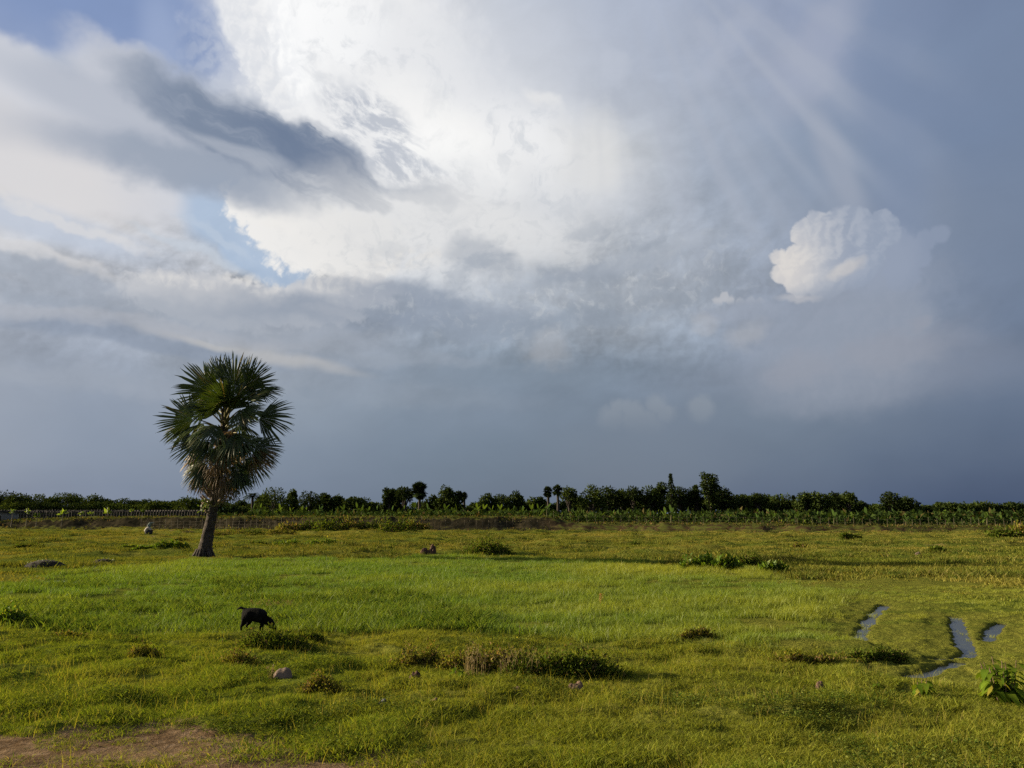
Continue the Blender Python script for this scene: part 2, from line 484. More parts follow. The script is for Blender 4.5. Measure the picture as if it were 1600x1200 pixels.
over(tow, (141, 149, 160), 0.6)
over(blob(Pm, 1010, 710, 140, 60, 0, 1.2), (116, 127, 143), 0.4)

sky = W.node('ShaderNodeTexSky', sky_type='NISHITA')
sky.sun_disc = False
sky.sun_elevation = SUN_EL
sky.sun_rotation = SUN_AZ
sky.dust_density = 1.5
sky.air_density = 1.0
sky_rgb = W.vm('SCALE', sky.outputs[0], None, 1.0)
clouds10 = W.vm('SCALE', col, None, 2 ** -EXPO / SKY_STRENGTH)     # cloud radiance on the sky texture's scale
thin = union(blob(Pl, 130, 0, 330, 90, 4, 0.6), blob(Pl, 402, 408, 100, 46, 22, 0.5))
cover = W.m('SUBTRACT', 0.97, scl(cut(thin, union(wht, lobe, deck)), 0.0))
final = W.mix(cover, sky_rgb, clouds10)
bg = W.node('ShaderNodeBackground')
W.put(bg.inputs['Color'], final)
bg.inputs['Strength'].default_value = SKY_STRENGTH
# the rest of the sky, to the sides, overhead and behind, needs less detail
plain = ramp_field([0, 5, 11, 20, 29, 36, 60], [-180, -120, -80, -50, -33, -20, -8, 0, 8, 20, 33, 50, 80, 120, 180],
                   W.m('DIVIDE', W.m('ADD', az, 180.0), 360.0), el)
pn = W.noise(W.xform(P0, scale=(2.5, 1, 1)), 0.12, 4, 0.55)
plain = W.vm('SCALE', plain, None, W.m('MULTIPLY_ADD', W.m('SUBTRACT', pn, 0.5), 0.7, 1.0))
plain = W.vm('SCALE', plain, None, 2 ** -EXPO / SKY_STRENGTH)
bg2 = W.node('ShaderNodeBackground')
W.put(bg2.inputs['Color'], W.mix(0.94, sky_rgb, plain))
bg2.inputs['Strength'].default_value = SKY_STRENGTH
inside = W.m('MULTIPLY', W.m('MULTIPLY', W.rng(W.m('ABSOLUTE', az), 46.0, 40.0), W.rng(el, 43.0, 38.0)), W.rng(el, -3.0, -1.0))
ms = W.node('ShaderNodeMixShader')
wt.links.new(inside, ms.inputs[0])
wt.links.new(bg2.outputs[0], ms.inputs[1])
wt.links.new(bg.outputs[0], ms.inputs[2])
wo = W.node('ShaderNodeOutputWorld')
wt.links.new(ms.outputs[0], wo.inputs['Surface'])
world.cycles.sampling_method = 'MANUAL'
world.cycles.sample_map_resolution = 512

# ------------------------------------------------------------------ helpers
def link(o, parent=None):
    COL.objects.link(o)
    if parent is not None:
        o.parent = parent
    return o


def tag(o, label=None, cat=None, group=None, kind=None):
    if label:
        o['label'] = label
    if cat:
        o['category'] = cat
    if group:
        o['group'] = group
    if kind:
        o['kind'] = kind
    return o


def empty(name, loc, rz=0.0):
    o = bpy.data.objects.new(name, None)
    o.empty_display_size = 0.2
    o.location = loc
    o.rotation_euler = (0, 0, rz)
    return link(o)


def mesh_np(name, V, F, mats=None, parent=None, smooth=False, loc=None, lnk=True):
    """V (n,3); F list of (m,k) index arrays"""
    V = np.asarray(V, dtype=np.float32)
    if not isinstance(F, list):
        F = [F]
    F = [np.asarray(f, dtype=np.int32) for f in F if len(f)]
    me = bpy.data.meshes.new(name)
    me.vertices.add(len(V))
    me.vertices.foreach_set('co', V.ravel())
    nl = sum(f.size for f in F)
    nf = sum(len(f) for f in F)
    me.loops.add(nl)
    me.loops.foreach_set('vertex_index', np.concatenate([f.ravel() for f in F]))
    me.polygons.add(nf)
    starts, s = [], 0
    for f in F:
        starts.append(s + np.arange(len(f)) * f.shape[1])
        s += f.size
    me.polygons.foreach_set('loop_start', np.concatenate(starts).astype(np.int32))
    me.update(calc_edges=True)
    if smooth:
        me.polygons.foreach_set('use_smooth', np.ones(nf, dtype=bool))
    me.validate()
    if mats is not None:
        for m in (mats if isinstance(mats, (list, tuple)) else [mats]):
            me.materials.append(m)
    o = bpy.data.objects.new(name, me)
    if loc is not None:
        o.location = loc
    if lnk:
        link(o, parent)
    return o


class Geo:
    """collects vertices and faces of one mesh"""
    def __init__(self):
        self.v, self.f3, self.f4, self.n = [], [], [], 0

    def add(self, V, F):
        V = np.asarray(V, float).reshape(-1, 3)
        F = np.asarray(F, int)
        (self.f3 if F.shape[1] == 3 else self.f4).append(F + self.n)
        self.v.append(V)
        self.n += len(V)

    def tube(self, pts, radii, n=8, caps=True):
        pts = np.asarray(pts, float)
        m = len(pts)
        radii = np.broadcast_to(np.asarray(radii, float), (m,))
        T = np.gradient(pts, axis=0)
        T /= np.linalg.norm(T, axis=1)[:, None] + 1e-9
        up = np.array([0, 0, 1.0]) if abs(T[0][2]) < 0.9 else np.array([1.0, 0, 0])
        rings = []
        for i in range(m):
            a = np.cross(up, T[i])
            a /= np.linalg.norm(a) + 1e-9
            b = np.cross(T[i], a)
            th = np.arange(n) * 2 * math.pi / n
            rings.append(pts[i] + radii[i] * (np.cos(th)[:, None] * a + np.sin(th)[:, None] * b))
            up = b
        V = np.concatenate(rings)
        F = []
        for i in range(m - 1):
            for k in range(n):
                F.append((i * n + k, i * n + (k + 1) % n, (i + 1) * n + (k + 1) % n, (i + 1) * n + k))
        self.add(V, F)
        if caps:
            V2 = np.vstack([rings[0], pts[0], rings[-1], pts[-1]])
            F2 = [(n, (k + 1) % n, k) for k in range(n)] + [(2 * n + 1, n + 1 + k, n + 1 + (k + 1) % n) for k in range(n)]
            self.add(V2, F2)

    def leaves(self, P0, D, N, L, Wd, bend=0.15):
        """rhombic folded leaves: base points, directions, normals, lengths, widths"""
        n = len(P0)
        D = D / (np.linalg.norm(D, axis=1)[:, None] + 1e-9)
        S = np.cross(D, N)
        S /= np.linalg.norm(S, axis=1)[:, None] + 1e-9
        U = np.cross(S, D)
        L = np.broadcast_to(L, (n,))[:, None]
        Wd = np.broadcast_to(Wd, (n,))[:, None]
        a = P0
        b = P0 + D * L * 0.45 + S * Wd / 2 + U * L * bend * 0.5
        c = P0 + D * L - U * L * bend
        d = P0 + D * L * 0.45 - S * Wd / 2 + U * L * bend * 0.5
        V = np.stack([a, b, c, d], 1).reshape(-1, 3)
        i = np.arange(n)[:, None] * 4
        self.add(V, np.hstack([i, i + 1, i + 2, i + 3]))

    def build(self, name, mats, parent=None, smooth=False, loc=None, lnk=True):
        V = np.concatenate(self.v)
        F = []
        if self.f3:
            F.append(np.concatenate(self.f3))
        if self.f4:
            F.append(np.concatenate(self.f4))
        return mesh_np(name, V, F, mats, parent, smooth, loc, lnk)


def hash01(ix, iy, seed):
    h = (ix.astype(np.int64) * 374761393 + iy.astype(np.int64) * 668265263 + seed * 974634777) & 0xffffffff
    h = ((h ^ (h >> 13)) * 1274126177) & 0xffffffff
    return ((h ^ (h >> 16)) & 0xffff) / 65535.0


def vnoise(x, y, seed=0):
    x, y = np.asarray(x, float), np.asarray(y, float)
    ix, iy = np.floor(x), np.floor(y)
    fx, fy = x - ix, y - iy
    fx, fy = fx * fx * (3 - 2 * fx), fy * fy * (3 - 2 * fy)
    a, b = hash01(ix, iy, seed), hash01(ix + 1, iy, seed)
    c, d = hash01(ix, iy + 1, seed), hash01(ix + 1, iy + 1, seed)
    return (a * (1 - fx) + b * fx) * (1 - fy) + (c * (1 - fx) + d * fx) * fy


def fbm(x, y, seed=0, octv=4, gain=0.5):
    s, a, t = 0, 1, 0
    for k in range(octv):
        s = s + a * vnoise(x * 2 ** k + 13.7 * k, y * 2 ** k + 7.1 * k, seed + k)
        t += a
        a *= gain
    return s / t


def sst(x, a, b):
    t = np.clip((x - a) / (b - a), 0, 1)
    return t * t * (3 - 2 * t)


def gp(px, py, z=0.0):
    """ground point seen at a point of the photograph"""
    d = pdir(px, py)
    t = (z - H_EYE) / d[2]
    return d[0] * t, d[1] * t


def at(px, py, Y):
    """point at distance Y seen at a point of the photograph"""
    d = pdir(px, py)
    t = Y / d[1]
    return d[0] * t, Y, H_EYE + d[2] * t


def ground_px(x, y):
    """(vectorised) photo column and row of ground points in front of the camera"""
    y = np.maximum(y, 0.5)
    f = y * math.cos(PITCH) - H_EYE * math.sin(PITCH)
    u = -y * math.sin(PITCH) - H_EYE * math.cos(PITCH)
    f = np.maximum(f, 0.2)
    return 800 + 1200 * x / f, 600 - 1200 * u / f


# ------------------------------------------------------------------ materials
def mat(name):
    m = bpy.data.materials.new(name)
    m.use_nodes = True
    m.node_tree.nodes.clear()
    return m, NT(m.node_tree)


def out(nt, sh):
    o = nt.node('ShaderNodeOutputMaterial')
    nt.t.links.new(sh, o.inputs['Surface'])


def foliage(name, c_dark, c_light, c_dry=None, dry_share=0.0, trans=0.35, rough=0.5, gloss=0.06, tint_attr=False, var=0.25):
    """leaves: each leaf its own shade of the plant's colours, a share of them dry"""
    m, N = mat(name)
    g = N.node('ShaderNodeNewGeometry')
    rnd = g.outputs['Random Per Island']
    oi = N.node('ShaderNodeObjectInfo')
    f = rnd
    c = N.mix(f, c_dark, c_light)
    if tint_attr:
        at_ = N.node('ShaderNodeAttribute', attribute_type='INSTANCER', attribute_name='tint')
        c = N.mix(N.m('ADD', N.m('MULTIPLY', at_.outputs['Fac'], 0.85), N.m('MULTIPLY', N.m('SUBTRACT', rnd, 0.5), 0.25)), c, c_dry)
        at2 = N.node('ShaderNodeAttribute', attribute_type='INSTANCER', attribute_name='straw')
        c = N.mix(N.m('MULTIPLY', N.m('GREATER_THAN', N.m('FRACT', N.m('MULTIPLY', rnd, 7.31)), 0.75), at2.outputs['Fac']), c, (0.30, 0.22, 0.09))
    elif c_dry is not None:
        c = N.mix(N.m('LESS_THAN', N.m('FRACT', N.m('MULTIPLY', rnd, 7.31)), dry_share), c, c_dry)
    c = N.vm('SCALE', c, None, N.m('MULTIPLY_ADD', N.m('FRACT', N.m('MULTIPLY', rnd, 23.7)), var * 2, 1 - var))
    d = N.node('ShaderNodeBsdfDiffuse')
    N.put(d.inputs['Color'], c)
    t = N.node('ShaderNodeBsdfTranslucent')
    N.put(t.inputs['Color'], N.vm('MULTIPLY', c, (1.35, 1.25, 0.5)))
    s = N.node('ShaderNodeMixShader')
    s.inputs[0].default_value = trans
    N.t.links.new(d.outputs[0], s.inputs[1])
    N.t.links.new(t.outputs[0], s.inputs[2])
    if gloss > 0:
        gl = N.node('ShaderNodeBsdfAnisotropic')
        gl.inputs['Roughness'].default_value = rough
        s2 = N.node('ShaderNodeMixShader')
        s2.inputs[0].default_value = gloss
        N.t.links.new(s.outputs[0], s2.inputs[1])
        N.t.links.new(gl.outputs[0], s2.inputs[2])
        s = s2
    out(N, s.outputs[0])
    return m


def rough_mat(name, c1, c2, scale=3.0, rough=0.9, bump=0.3, detail=6, stretch=(1, 1, 1), c3=None, spec=0.2):
    m, N = mat(name)
    tcn = N.node('ShaderNodeTexCoord')
    v = N.xform(tcn.outputs['Object'], scale=stretch)
    n = N.node('ShaderNodeTexNoise')
    N.put(n.inputs['Vector'], v)
    n.inputs['Scale'].default_value = scale
    n.inputs['Detail'].default_value = detail
    n.inputs['Roughness'].default_value = 0.6
    c = N.mix(N.rng(n.outputs[0], 0.35, 0.65), c1, c2)
    if c3 is not None:
        n2 = N.node('ShaderNodeTexNoise')
        N.put(n2.inputs['Vector'], v)
        n2.inputs['Scale'].default_value = scale * 0.37
        n2.inputs['Detail'].default_value = 3
        c = N.mix(N.rng(n2.outputs[0], 0.52, 0.62), c, c3)
    p = N.node('ShaderNodeBsdfPrincipled')
    N.put(p.inputs['Base Color'], c)
    p.inputs['Roughness'].default_value = rough
    p.inputs['Specular IOR Level'].default_value = spec
    b = N.node('ShaderNodeBump')
    b.inputs['Strength'].default_value = bump
    b.inputs['Distance'].default_value = 0.05
    N.t.links.new(n.outputs[0], b.inputs['Height'])
    N.t.links.new(b.outputs[0], p.inputs['Normal'])
    out(N, p.outputs[0])
    return m


# ------------------------------------------------------------------ the lie of the land
NEAR_X = [-400, 0, 200, 330, 450, 700, 850, 1000, 1150, 1300, 1450, 1600, 2000]
NEAR_Y = [980, 980, 981, 979, 978, 982, 992, 1003, 1014, 1022, 1046, 1064, 1070]
FAR_X = [-400, 0, 150, 300, 650, 1000, 1150, 1300, 1600, 2000]
FAR_Y = [918, 914, 888, 874, 868, 876, 888, 912, 925, 925]


def marsh(x, y):
    """1 inside the wet meadow of tall green grass"""
    px, py = ground_px(x, y)
    w = (fbm(x * 0.35, y * 0.35, 91, 3) - 0.5)
    near = np.interp(px, NEAR_X, NEAR_Y)
    far = np.interp(px, FAR_X, FAR_Y)
    dn = H_EYE * 1200 / (near - 802)
    df = H_EYE * 1200 / (far - 802)
    a = sst(y + w * 2.2, dn - 0.5, dn + 0.5)
    b = 1 - sst(y + w * 8, df - 3, df + 3)
    return a * b


RUTS = [  # wet wheel ruts and hollows: photo points and width in metres
    ([(1383, 946), (1366, 960), (1352, 978), (1343, 1000)], 0.084),
    ([(1492, 964), (1499, 982), (1505, 1003), (1516, 1021)], 0.080),
    ([(1516, 1023), (1490, 1029), (1440, 1029), (1405, 1026)], 0.064),
    ([(1500, 1034), (1472, 1044), (1440, 1053), (1425, 1056)], 0.084),
    ([(1562, 974), (1550, 986), (1544, 1000)], 0.071),
    ([(590, 948), (615, 951), (645, 952)], 0.190),
    ([(775, 957), (800, 960), (835, 962)], 0.148),
    ([(20, 914), (60, 911), (100, 907)], 0.379),
]
RUT_PTS = []
for pts_, w_ in RUTS:
    g_ = [gp(*p) for p in pts_]
    for (ax, ay), (bx, by) in zip(g_[:-1], g_[1:]):
        RUT_PTS.append((ax, ay, bx, by, w_))


def wet(x, y, k=1.0):
    """about 1 in the ruts, falling to 0 at twice their half width"""
    r = np.zeros_like(x, dtype=float)
    wob = (fbm(x * 1.7, y * 1.7, 5, 3) - 0.5) * 1.3 + (fbm(x * 7, y * 7, 6, 3) - 0.5) * 1.6
    for ax, ay, bx, by, w_ in RUT_PTS:
        dx, dy = bx - ax, by - ay
        t = np.clip(((x - ax) * dx + (y - ay) * dy) / (dx * dx + dy * dy), 0, 1)
        d = np.hypot(x - ax - t * dx, y - ay - t * dy) / (w_ * k) + wob
        r = np.maximum(r, 1 - sst(d, 0.6, 1.9))
    return r


def dirt(x, y):
    """bare earth of the track at the near left"""
    px, py = ground_px(x, y)
    edge = np.interp(px, [-600, 0, 150, 350, 560, 680, 800], [1080, 1120, 1138, 1143, 1160, 1188, 1400])
    n = (fbm(x * 1.3, y * 2.2, 55, 4) - 0.5) * 110
    return sst(py + n, edge - 22, edge + 34) * (1 - sst(px, 760, 900))


def dryness(x, y):
    n = fbm(x * 0.16 + 3, y * 0.30, 21, 4)
    n2 = fbm(x * 0.7, y * 1.1, 33, 3)
    px, py = ground_px(x, y)
    d = sst(n * 0.65 + n2 * 0.35, 0.44, 0.60)
    d = np.maximum(d, 0.9 * sst(n2, 0.35, 0.6) * sst(px, 880, 1020) * (1 - sst(px, 1330, 1480)) * sst(py, 1010, 1030) * (1 - sst(py, 1075, 1100)))
    far = 1 - sst(py, 850, 875)
    far_red = sst(px, 900, 1300) * (1 - sst(py, 832, 850))
    return np.clip(d * (0.45 + 0.15 * far) + 0.10 * far + 0.35 * far_red, 0, 1)


def height(x, y):
    x, y = np.asarray(x, float), np.asarray(y, float)
    m = marsh(x, y)
    near = 1 - sst(y, 11, 16)
    farr = sst(y, 26, 40)
    hum = fbm(x * 1.25, y * 1.9, 3, 3)
    hum = np.maximum(hum - 0.44, 0) ** 1.0
    fg = 0.24 * hum + 0.09 * (fbm(x * 3.1, y * 3.7, 8, 3) - 0.5) + 0.07 * (fbm(x * 0.28, y * 0.34, 12, 2) - 0.5) + 0.05 * (fbm(x * 5.5, y * 6, 9, 2) - 0.5)
    hf = fbm(x * 0.30, y * 0.62, 14, 4)
    ff = 0.9 * np.maximum(hf - 0.50, 0) + 0.30 * np.maximum(fbm(x * 0.8, y * 1.5, 18, 3) - 0.5, 0) + 0.08 * (fbm(x * 2, y * 2, 27, 2) - 0.5) - 0.085
    fm = 0.04 + 0.09 * (fbm(x * 0.8, y * 0.8, 19, 3) - 0.5)
    z = fg * near + ff * farr + (1 - np.clip(near + farr, 0, 1)) * 0.10 * (fbm(x, y, 25, 3) - 0.3)
    z = z * (1 - m) + fm * m
    # low bank at the near edge of the wet meadow, right of the middle
    px, py = ground_px(x, y)
    rid = np.exp(-((py - np.interp(px, [900, 1330, 1500], [1006, 1026, 1030])) / 13.0) ** 2) * sst(px, 930, 1080) * (1 - sst(px, 1370, 1440))
    z = z + rid * 0.14 * sst(fbm(x * 1.1, y * 1.1, 44, 2), 0.3, 0.6) * (y > 5)
    dt = dirt(x, y)
    z = z * (1 - 0.75 * dt) - 0.02 * dt
    wt_ = wet(x, y)
    lowland = (y > 8) & (y < 34)
    z = np.where(lowland, np.maximum(z, -0.012), z)
    near_w = wet(x, y, 4.0)
    z = z * (1 - 0.8 * near_w)
    z = z * (1 - wt_) - 0.046 * wt_ + 0.06 * (fbm(x * 6, y * 6, 29, 3) - 0.5) * np.minimum(near_w, 0.6)
    z = np.where(y < -5, z * 0.5, z)
    return z


def hz(x, y):
    return float(height(np.array([x]), np.array([y]))[0])


# ground sheet: a polar grid, fine where the picture looks, out to the horizon
radii = [0.0]
r_ = 1.0
rad = []
while r_ < 6000:
    rad.append(r_)
    if r_ < 5.5:
        r_ *= 1.05
    elif r_ < 40:
        r_ *= 1.0052
    elif r_ < 105:
        r_ *= 1.008
    else:
        r_ *= 1.06
rad = np.array(rad)
angs = np.concatenate([np.linspace(-180, -46, 60, endpoint=False), np.linspace(-46, 46, 620), np.linspace(46, 180, 60)[1:-1]])
A_, R_ = np.meshgrid(np.radians(angs), rad)
gx, gy = (np.sin(A_) * R_).ravel(), (np.cos(A_) * R_).ravel()
gz = height(gx, gy)
nA, nR = len(angs), len(rad)
idx = np.arange(nA * nR).reshape(nR, nA)
nxt = np.roll(idx, -1, axis=1)
quads = np.stack([idx[:-1], nxt[:-1], nxt[1:], idx[1:]], -1).reshape(-1, 4)[:, ::-1]
V_ = np.column_stack([gx, gy, gz])
V_ = np.vstack([V_, [[0, 0, 0]]])
fan = np.stack([np.full(nA, len(V_) - 1), nxt[0], idx[0]], -1)


def ground_material():
    m, N = mat("meadow soil and turf")
    tcn = N.node('ShaderNodeTexCoord')
    P_ = tcn.outputs['Object']

    def nz(scale, detail=5, rough=0.6, v=P_):
        n = N.node('ShaderNodeTexNoise')
        N.put(n.inputs['Vector'], v)
        n.inputs['Scale'].default_value = scale
        n.inputs['Detail'].default_value = detail
        n.inputs['Roughness'].default_value = rough
        return n.outputs[0]

    def attr(nm):
        return N.node('ShaderNodeAttribute', attribute_type='GEOMETRY', attribute_name=nm).outputs['Fac']
    fine = nz(22, 6, 0.7)
    mid = nz(2.2, 5)
    green = N.mix(N.rng(fine, 0.35, 0.65), (0.040, 0.055, 0.010), (0.095, 0.115, 0.016))
    olive = N.mix(N.rng(fine, 0.35, 0.65), (0.105, 0.105, 0.018), (0.190, 0.170, 0.032))
    brown = N.mix(N.rng(fine, 0.35, 0.65), (0.110, 0.068, 0.036), (0.200, 0.130, 0.075))
    c = N.mix(N.m('ADD', attr('dry'), N.m('MULTIPLY', N.m('SUBTRACT', mid, 0.5), 0.9)), green, olive)
    far_ = attr('far')
    c = N.mix(N.m('MULTIPLY', far_, N.rng(nz(0.55, 6, 0.65), 0.58, 0.72)), c, brown)
    mud = N.mix(N.rng(mid, 0.4, 0.6), (0.085, 0.055, 0.030), (0.135, 0.092, 0.052))
    mud = N.mix(N.rng(nz(9, 6, 0.7), 0.45, 0.7), mud, (0.19, 0.135, 0.085))
    c = N.mix(N.rng(N.m('ADD', attr('dirt'), N.m('MULTIPLY', N.m('SUBTRACT', nz(5, 5), 0.5), 1.1)), 0.35, 0.65), c, mud)
    c = N.mix(attr('wet'), c, (0.035, 0.030, 0.018))
    p = N.node('ShaderNodeBsdfDiffuse')
    N.put(p.inputs['Color'], c)
    b = N.node('ShaderNodeBump')
    b.inputs['Strength'].default_value = 0.8
    b.inputs['Distance'].default_value = 0.04
    N.put(b.inputs['Height'], N.m('MULTIPLY_ADD', nz(6, 5), 2.0, fine))
    N.t.links.new(b.outputs[0], p.inputs['Normal'])
    out(N, p.outputs[0])
    return m


ground = mesh_np("meadow_ground", V_, [quads, fan], ground_material(), smooth=True)
tag(ground, "flat meadow of green and olive turf running to the horizon", kind='structure')
for nm_, fn_ in (('dry', dryness), ('dirt', dirt), ('wet', wet)):
    a_ = ground.data.attributes.new(nm_, 'FLOAT', 'POINT')
    vals = np.append(fn_(gx, gy), 0.0)
    if nm_ != 'dry':
        vals = vals * (np.append(gy, 0) > 1.5)
    a_.data.foreach_set('value', vals.astype(np.float32))
a_ = ground.data.attributes.new('far', 'FLOAT', 'POINT')
a_.data.foreach_set('value', sst(np.append(gy, 0), 34, 55).astype(np.float32))

# water standing in the ruts: one level sheet just under the turf of the low meadow
wm, N_ = mat("still water")
p_ = N_.node('ShaderNodeBsdfPrincipled')
p_.inputs['Base Color'].default_value = (0.03, 0.035, 0.03, 1)
p_.inputs['Roughness'].default_value = 0.25
p_.inputs['IOR'].default_value = 1.33
b_ = N_.node('ShaderNodeBump')
b_.inputs['Strength'].default_value = 0.06
b_.inputs['Distance'].default_value = 0.01
tcw = N_.node('ShaderNodeTexCoord')
nw_ = N_.node('ShaderNodeTexNoise')
N_.put(nw_.inputs['Vector'], tcw.outputs['Object'])
nw_.inputs['Scale'].default_value = 8
N_.t.links.new(nw_.outputs[0], b_.inputs['Height'])
N_.t.links.new(b_.outputs[0], p_.inputs['Normal'])
out(N_, p_.outputs[0])
wx = np.array([-22.0, 22.0])
water = mesh_np("water", [(-26, 8.5, -0.022), (26, 8.5, -0.022), (26, 32, -0.022), (-26, 32, -0.022)], [[(0, 1, 2, 3)]], wm)
tag(water, "shallow rain water standing in the ruts of the meadow", kind='structure')

# ------------------------------------------------------------------ grass
G_TURF = foliage("turf grass", (0.085, 0.128, 0.015), (0.180, 0.222, 0.024), (0.260, 0.232, 0.042), trans=0.38, gloss=0.0, tint_attr=True)
G_TALL = foliage("tall wet grass", (0.052, 0.108, 0.013), (0.128, 0.205, 0.022), (0.250, 0.265, 0.032), trans=0.42, gloss=0.015, rough=0.5, tint_attr=True)
G_BROAD = foliage("broad meadow leaves", (0.030, 0.070, 0.010), (0.085, 0.145, 0.018), (0.17, 0.19, 0.03), trans=0.35, gloss=0.0, tint_attr=True)
G_FAR = foliage("cropped far grass", (0.080, 0.105, 0.015), (0.155, 0.170, 0.026), (0.235, 0.185, 0.048), trans=0.3, gloss=0.0, tint_attr=True)


GOAT = gp(400, 990)


def tuft(name, material, n, radius, hmin, hmax, width, lean, seed, segs=2):
    r = np.random.default_rng(seed)
    rr = radius * np.sqrt(r.random(n))
    th = r.random(n) * 2 * math.pi
    base = np.column_stack([rr * np.cos(th), rr * np.sin(th), np.full(n, -0.015)])
    h = hmin + (hmax - hmin) * r.random(n) ** 1.4
    la = r.random(n) * 2 * math.pi
    lv = np.column_stack([np.cos(la), np.sin(la), np.zeros(n)]) * (lean * (0.3 + r.random(n)))[:, None] * h[:, None]
    sa = r.random(n) * math.pi
    side = np.column_stack([np.cos(sa), np.sin(sa), np.zeros(n)])
    w = width * (0.6 + 0.8 * r.random(n))
    up = np.array([0, 0, 1.0])
    rings = []
    for k in range(segs + 1):
        t = k / segs
        c = base + up * (h * (t - 0.18 * lean * t * t))[:, None] + lv * (t ** 1.8)
        wk = w * (1 - t) ** 0.7 if k < segs else w * 0.0
        rings.append((c, wk))
    V, F3, F4 = [], [], []
    per = 2 * segs + 1
    Vn = np.zeros((n, per, 3))
    for k in range(segs):
        c, wk = rings[k]
        Vn[:, 2 * k] = c - side * wk[:, None] / 2
        Vn[:, 2 * k + 1] = c + side * wk[:, None] / 2
    Vn[:, -1] = rings[-1][0]
    i = np.arange(n)[:, None] * per
    f4 = [np.hstack([i + 2 * k, i + 2 * k + 1, i + 2 * k + 3, i + 2 * k + 2]) for k in range(segs - 1)]
    f3 = np.hstack([i + 2 * segs - 2, i + 2 * segs - 1, i + 2 * segs])
    F = [f3] + ([np.vstack(f4)] if f4 else [])
    return mesh_np(name, Vn.reshape(-1, 3), F, material, lnk=False)


def scatter(name, label, tufts, X, Y, scale, tint, straw, tilt=0.12, seed=0):
    """tufts set on the ground at the given points by geometry nodes: one uncountable stand of grass"""
    r = np.random.default_rng(seed)
    n = len(X)
    Z = height(X, Y)
    # the goat has grazed and trodden the grass short around its feet
    scale = np.asarray(scale) * (1 - 0.72 * np.exp(-((X - GOAT[0]) ** 2 + ((Y - GOAT[1] + 0.15) * 0.8) ** 2) / 0.42 ** 2))
    me = bpy.data.meshes.new(name)
    me.vertices.add(n)
    me.vertices.foreach_set('co', np.column_stack([X, Y, Z]).astype(np.float32).ravel())

    def add(nm, typ, arr, key='value'):
        a = me.attributes.new(nm, typ, 'POINT')
        a.data.foreach_set(key, arr)
    rot = np.column_stack([(r.random(n) - 0.5) * 2 * tilt, (r.random(n) - 0.5) * 2 * tilt, r.random(n) * 6.283]).astype(np.float32)
    add('rot', 'FLOAT_VECTOR', rot.ravel(), 'vector')
    add('scl', 'FLOAT', np.asarray(scale, np.float32))
    add('tint', 'FLOAT', np.clip(tint, 0, 1).astype(np.float32))
    add('straw', 'FLOAT', np.clip(straw, 0, 1).astype(np.float32))
    add('vi', 'INT', r.integers(0, len(tufts), n).astype(np.int32))
    coll = bpy.data.collections.new(name + "_tufts")
    for t_ in tufts:
        coll.objects.link(t_)
    o = link(bpy.data.objects.new(name, me))
    ng = bpy.data.node_groups.new(name, 'GeometryNodeTree')
    ng.interface.new_socket('Geometry', in_out='INPUT', socket_type='NodeSocketGeometry')
    ng.interface.new_socket('Geometry', in_out='OUTPUT', socket_type='NodeSocketGeometry')
    gi, go = ng.nodes.new('NodeGroupInput'), ng.nodes.new('NodeGroupOutput')
    ci = ng.nodes.new('GeometryNodeCollectionInfo')
    ci.inputs['Collection'].default_value = coll
    ci.inputs['Separate Children'].default_value = True
    ci.inputs['Reset Children'].default_value = True
    ip = ng.nodes.new('GeometryNodeInstanceOnPoints')
    ip.inputs['Pick Instance'].default_value = True
    m2p = ng.nodes.new('GeometryNodeMeshToPoints')

    def named(nm, typ):
        a = ng.nodes.new('GeometryNodeInputNamedAttribute')
        a.data_type = typ
        a.inputs['Name'].default_value = nm
        return a.outputs[0]
    L = ng.links.new
    L(gi.outputs[0], m2p.inputs[0])
    L(m2p.outputs[0], ip.inputs['Points'])
    L(ci.outputs[0], ip.inputs['Instance'])
    L(named('vi', 'INT'), ip.inputs['Instance Index'])
    L(named('rot', 'FLOAT_VECTOR'), ip.inputs['Rotation'])
    L(named('scl', 'FLOAT'), ip.inputs['Scale'])
    L(ip.outputs[0], go.inputs[0])
    md = o.modifiers.new('grass', 'NODES')
    md.node_group = ng
    tag(o, label, 'grass', kind='stuff')
    return o


def wedge(n, d0, d1, power, half, seed):
    """points in a wedge in front of the camera, thinning with distance"""
    r = np.random.default_rng(seed)
    u = r.random(n)
    d = (d0 ** power + u * (d1 ** power - d0 ** power)) ** (1 / power)
    a = np.radians((r.random(n) * 2 - 1) * half)
    return d * np.sin(a), d * np.cos(a), r.random(n)


# short turf of the foreground
X, Y, U = wedge(46000, 5.2, 19, 0.75, 47, 101)
m_, w_, t_ = marsh(X, Y), wet(X, Y), dirt(X, Y)
patch = fbm(X * 1.4, Y * 1.8, 71, 3)
keep = (m_ < 0.6) & (w_ < 0.35 + 0.3 * U) & (U > t_ * 0.90) & (patch > 0.20 + 0.1 * U)
X, Y, U, patch = X[keep], Y[keep], U[keep], patch[keep]
tufts_a = [tuft("turf_tuft", G_TURF, 80, 0.12, 0.015, 0.062, 0.0055, 1.1, 200 + k) for k in range(8)]
scatter("short_grass", "short olive green turf of the near meadow around the goat", tufts_a, X, Y,
        (0.65 + 0.75 * U) * (0.75 + 0.7 * sst(patch, 0.4, 0.7)), dryness(X, Y) * 0.68 + 0.25 * (fbm(X * 2, Y * 2, 72, 2) - 0.3), 0.25 + 0.5 * dirt(X, Y), seed=1)

